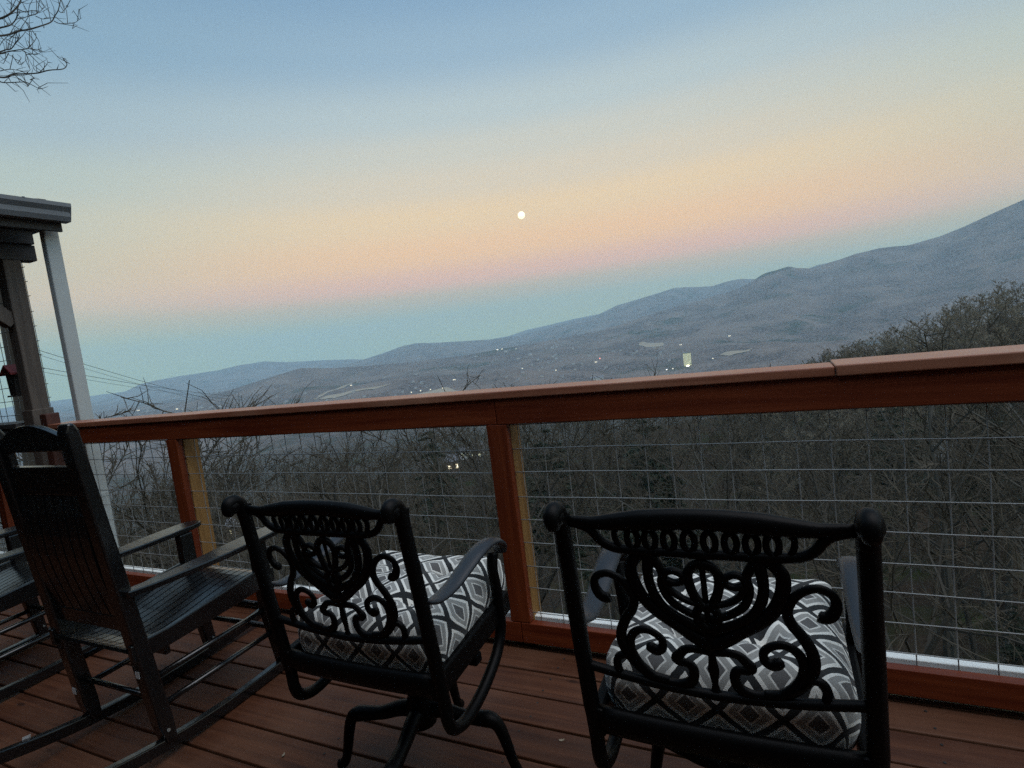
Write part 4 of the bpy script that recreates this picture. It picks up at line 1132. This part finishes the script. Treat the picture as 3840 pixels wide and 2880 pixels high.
# ------------------------------------------------------------------ power lines crossing behind the downspout
for i, (a0, e0, a1, e1, d) in enumerate(((-66.5, 3.95, -51.0, -3.9, 46), (-66.5, 3.55, -51.0, -4.2, 47), (-66.5, 2.35, -51.5, -2.75, 44), (-66.5, 2.0, -51.5, -3.05, 45))):
    p, q_ = polar(a0, d * .8, e0), polar(a1, d * 1.5, e1); pts = []
    for k in range(13):
        t = k / 12; v = p.lerp(q_, t); v.z -= 1.0 * 4 * t * (1 - t) * .25; pts.append(v)
    o = MB().tube(pts, .013 if i % 2 == 0 else .009, 5).build('power_line', M['cable'])
    tag(o, ['uppermost of the four power lines slanting past the downspout', 'thin power line just under the uppermost one', 'third power line down, running to the bare tree tops', 'lowest and faintest power line past the downspout'][i], 'power line', 'power lines slanting down across the valley')

# ------------------------------------------------------------------ houses and lights in the valley
def house(az, el, w, dpt, h, wallm, lit, label, d=None, ww=1.5, group='houses scattered over the valley floor', rz=None):
    d = d or hit(az, el)
    if d is None: return None
    x, y = math.sin(R(az)) * d, math.cos(R(az)) * d
    t = empty('house', (x, y, gz(x, y)), rng.uniform(-.6, .6) - R(az) if rz is None else rz)
    MB().box(-w / 2, w / 2, -dpt / 2, dpt / 2, -4, h).build('wall', wallm, t)
    MB().prism([(-dpt / 2 - .6, h + .02), (dpt / 2 + .6, h + .02), (0, h + dpt * .32)], 'x', -w / 2 - .6, w / 2 + .6).build('roof', M['roofgrey'], t)
    if lit:
        n = max(1, int(w / (5 if ww > 1 else 2.4)))
        for k in range(n):
            xc = -w / 2 + w * (k + .5) / n
            MB().box(xc - ww, xc + ww, -dpt / 2 - .12, -dpt / 2 - .02, h * (.25 if ww > 1 else .4), h * (.85 if ww > 1 else .72)).build('window', lit, t)
    return tag(t, label, 'house', group)
PL = [(-58.8, -2.9), (-59.4, -2.7), (-56.2, -3.2), (-55.0, -3.3), (-54.0, -3.4), (-50.1, -4.0), (-48.4, -3.3), (-47.7, -4.4), (-45.9, -3.4), (-44.4, -4.9), (-38.3, -2.9), (-35.1, -3.0), (-34.7, -4.0),
      (-23.3, -2.5), (-23.2, -3.6), (-22.6, -4.2), (-21.5, -3.6), (-20.9, -4.4), (-22.4, -4.9), (-24.8, -4.9), (-16.6, -3.4), (-14.2, -3.2), (-12.9, -3.6), (-10.7, -4.3), (-9.1, -4.0), (-5.5, -4.9), (-20.3, -5.2)]
hr = random.Random(31)
for c_az, c_el, w_az, w_el, k_ in ((-21.5, -3.6, 2.6, .9, 20), (-34, -4.2, 3.0, .5, 9), (-43.5, -4.2, 2.5, .45, 8), (-12, -4.1, 3.5, .7, 10), (-53, -3.5, 3, .4, 5)):
    PL += [(hr.gauss(c_az, w_az), min(-1.7, hr.gauss(c_el, w_el))) for _ in range(k_)]
for i, (az, el) in enumerate(PL):
    d = hit(az, el)
    if not d: continue
    s = d / 3000
    house(az, el, rng.uniform(10, 18) * s, rng.uniform(8, 11) * s, rng.uniform(4, 6) * s, M['wall_pale'], M['lit'] if i % 8 == 1 else None, 'tiny pale house among the trees on the valley floor')
GLOW = [(-35.8, -4.8, M['lit'], 'lit house at the left end of the bright cluster above the railing'), (-34.9, -4.8, M['lit'], 'second lit house of the bright cluster above the railing'), (-33.9, -4.8, M['lit'], 'third lit house of the bright cluster above the railing'), (-32.7, -4.8, M['lit'], 'lit house at the right end of the bright cluster above the railing'),
        (-26.6, -1.62, M['litwhite'], 'brightly lit white building high on the far valley side'), (-26.1, -1.6, M['lit'], 'lit building close beside the bright white one on the valley side'), (-24.7, -1.75, M['litdim'], 'long dim building right of the bright pair on the valley side'),
        (-16.3, -3.75, M['litred'], 'building with a red light in the middle of the valley'), (-9.9, -5.6, M['litwhite'], 'bright white lit building low in the valley left of the tower'), (-9.3, -5.55, M['lit'], 'lit building touching the bright white one below the tower'), (-56.6, -3.1, M['lit'], 'single lit house beyond the bare tree tops at the left')]
for az, el, lm, lab in GLOW:
    d = hit(az, el) or 3000; s = d / 3000
    house(az, el, 11 * s, 9 * s, 5.5 * s, M['wall_pale'], lm, lab, d)
house(-16.8, -5.85, 40, 16, 9, M['wall_pale'], None, 'long low pale building just above the rail in the middle', rz=R(10))
# near houses in the woods
house(-32.6, -9.9, 5, 6, 4.2, M['wall_brown'], M['lit'], 'brown house with bright windows beside the dark spruce', 190, .45, 'houses in the woods below')
house(-30.4, -8.7, 10, 7, 4.0, M['wall_pale'], M['litdim'], 'pale house half hidden left of the central railing post', 235, .6, 'houses in the woods below')
house(-54.6, -7.7, 4, 5, 3.2, M['wall_brown'], M['litdim'], 'small gabled house with one light beside the first railing post', 170, .35, 'houses in the woods below')
# tower hotel
d = hit(-7.85, -5.35) or 2600
x, y = math.sin(R(-7.85)) * d, math.cos(R(-7.85)) * d
ht = empty('tower_hotel', (x, y, gz(x, y)), R(4)); s = d / 2600
tag(ht, 'tall yellowish lit tower block standing alone in the valley', 'tower')
tw, th, td = 33 * s, 60 * s, 18 * s
MB().box(-tw / 2, tw / 2, -td / 2, td / 2, -6, th).build('wall', M['hotel'], ht)
MB().box(-tw / 2 - .8, tw / 2 + .8, -td / 2 - .8, td / 2 + .8, th + .02, th + 2 * s).build('roof', M['roofgrey'], ht)
for f in range(12):
    for c in range(6):
        xc = -tw / 2 + tw * (c + .5) / 6; zc = 5 * s + f * (th - 7 * s) / 12
        if rng.random() < .97: MB().box(xc - 1.9 * s, xc + 1.9 * s, -td / 2 - .2, -td / 2 - .02, zc, zc + 2.7 * s).build('window', M['litdim'], ht)
MB().box(-6 * s, 6 * s, -td / 2 - 5 * s, -td / 2 - .5, 0, 4 * s).build('entrance', M['litwhite'], ht)

# a few dry leaf scraps on the boards
for i, (x, y, rz, lab) in enumerate(((-1.62, 1.22, .4, 'tiny pale leaf scrap on the deck beside the left swivel chair'), (-.72, 1.55, 2.0, 'small dry leaf on the deck between the two swivel chairs'), (-.60, 1.28, 4.0, 'curled brown leaf on the deck board left of the right swivel chair'), (.33, 1.72, 1.1, 'dry leaf scrap on the deck at the right end below the railing'))):
    mb = MB(); n = 7
    for k in range(n):
        t = k / (n - 1); w = .007 * math.sin(math.pi * (t * .92 + .04)) ** .7
        for sgn in (-1, 1): mb.v.append((sgn * w, -.016 + .032 * t, .0035 + .005 * (2 * t - 1) ** 2 + .002 * sgn * (1 if k % 2 else -.4)))
    for k in range(n - 1): mb.f.append((2 * k, 2 * k + 1, 2 * k + 3, 2 * k + 2))
    mb.v += [(a, b, c + .0008) for a, b, c in mb.v]; mb.f += [tuple(q + 2 * n for q in f) for f in mb.f]
    o = mb.build('dry_leaf', M['field'] if i != 2 else M['wall_brown'], smooth=True); o.location = (x, y, 0); o.rotation_euler.z = rz; o.scale = (.6, .6, .6)
    tag(o, lab, 'leaf', 'dry leaf scraps on the deck')
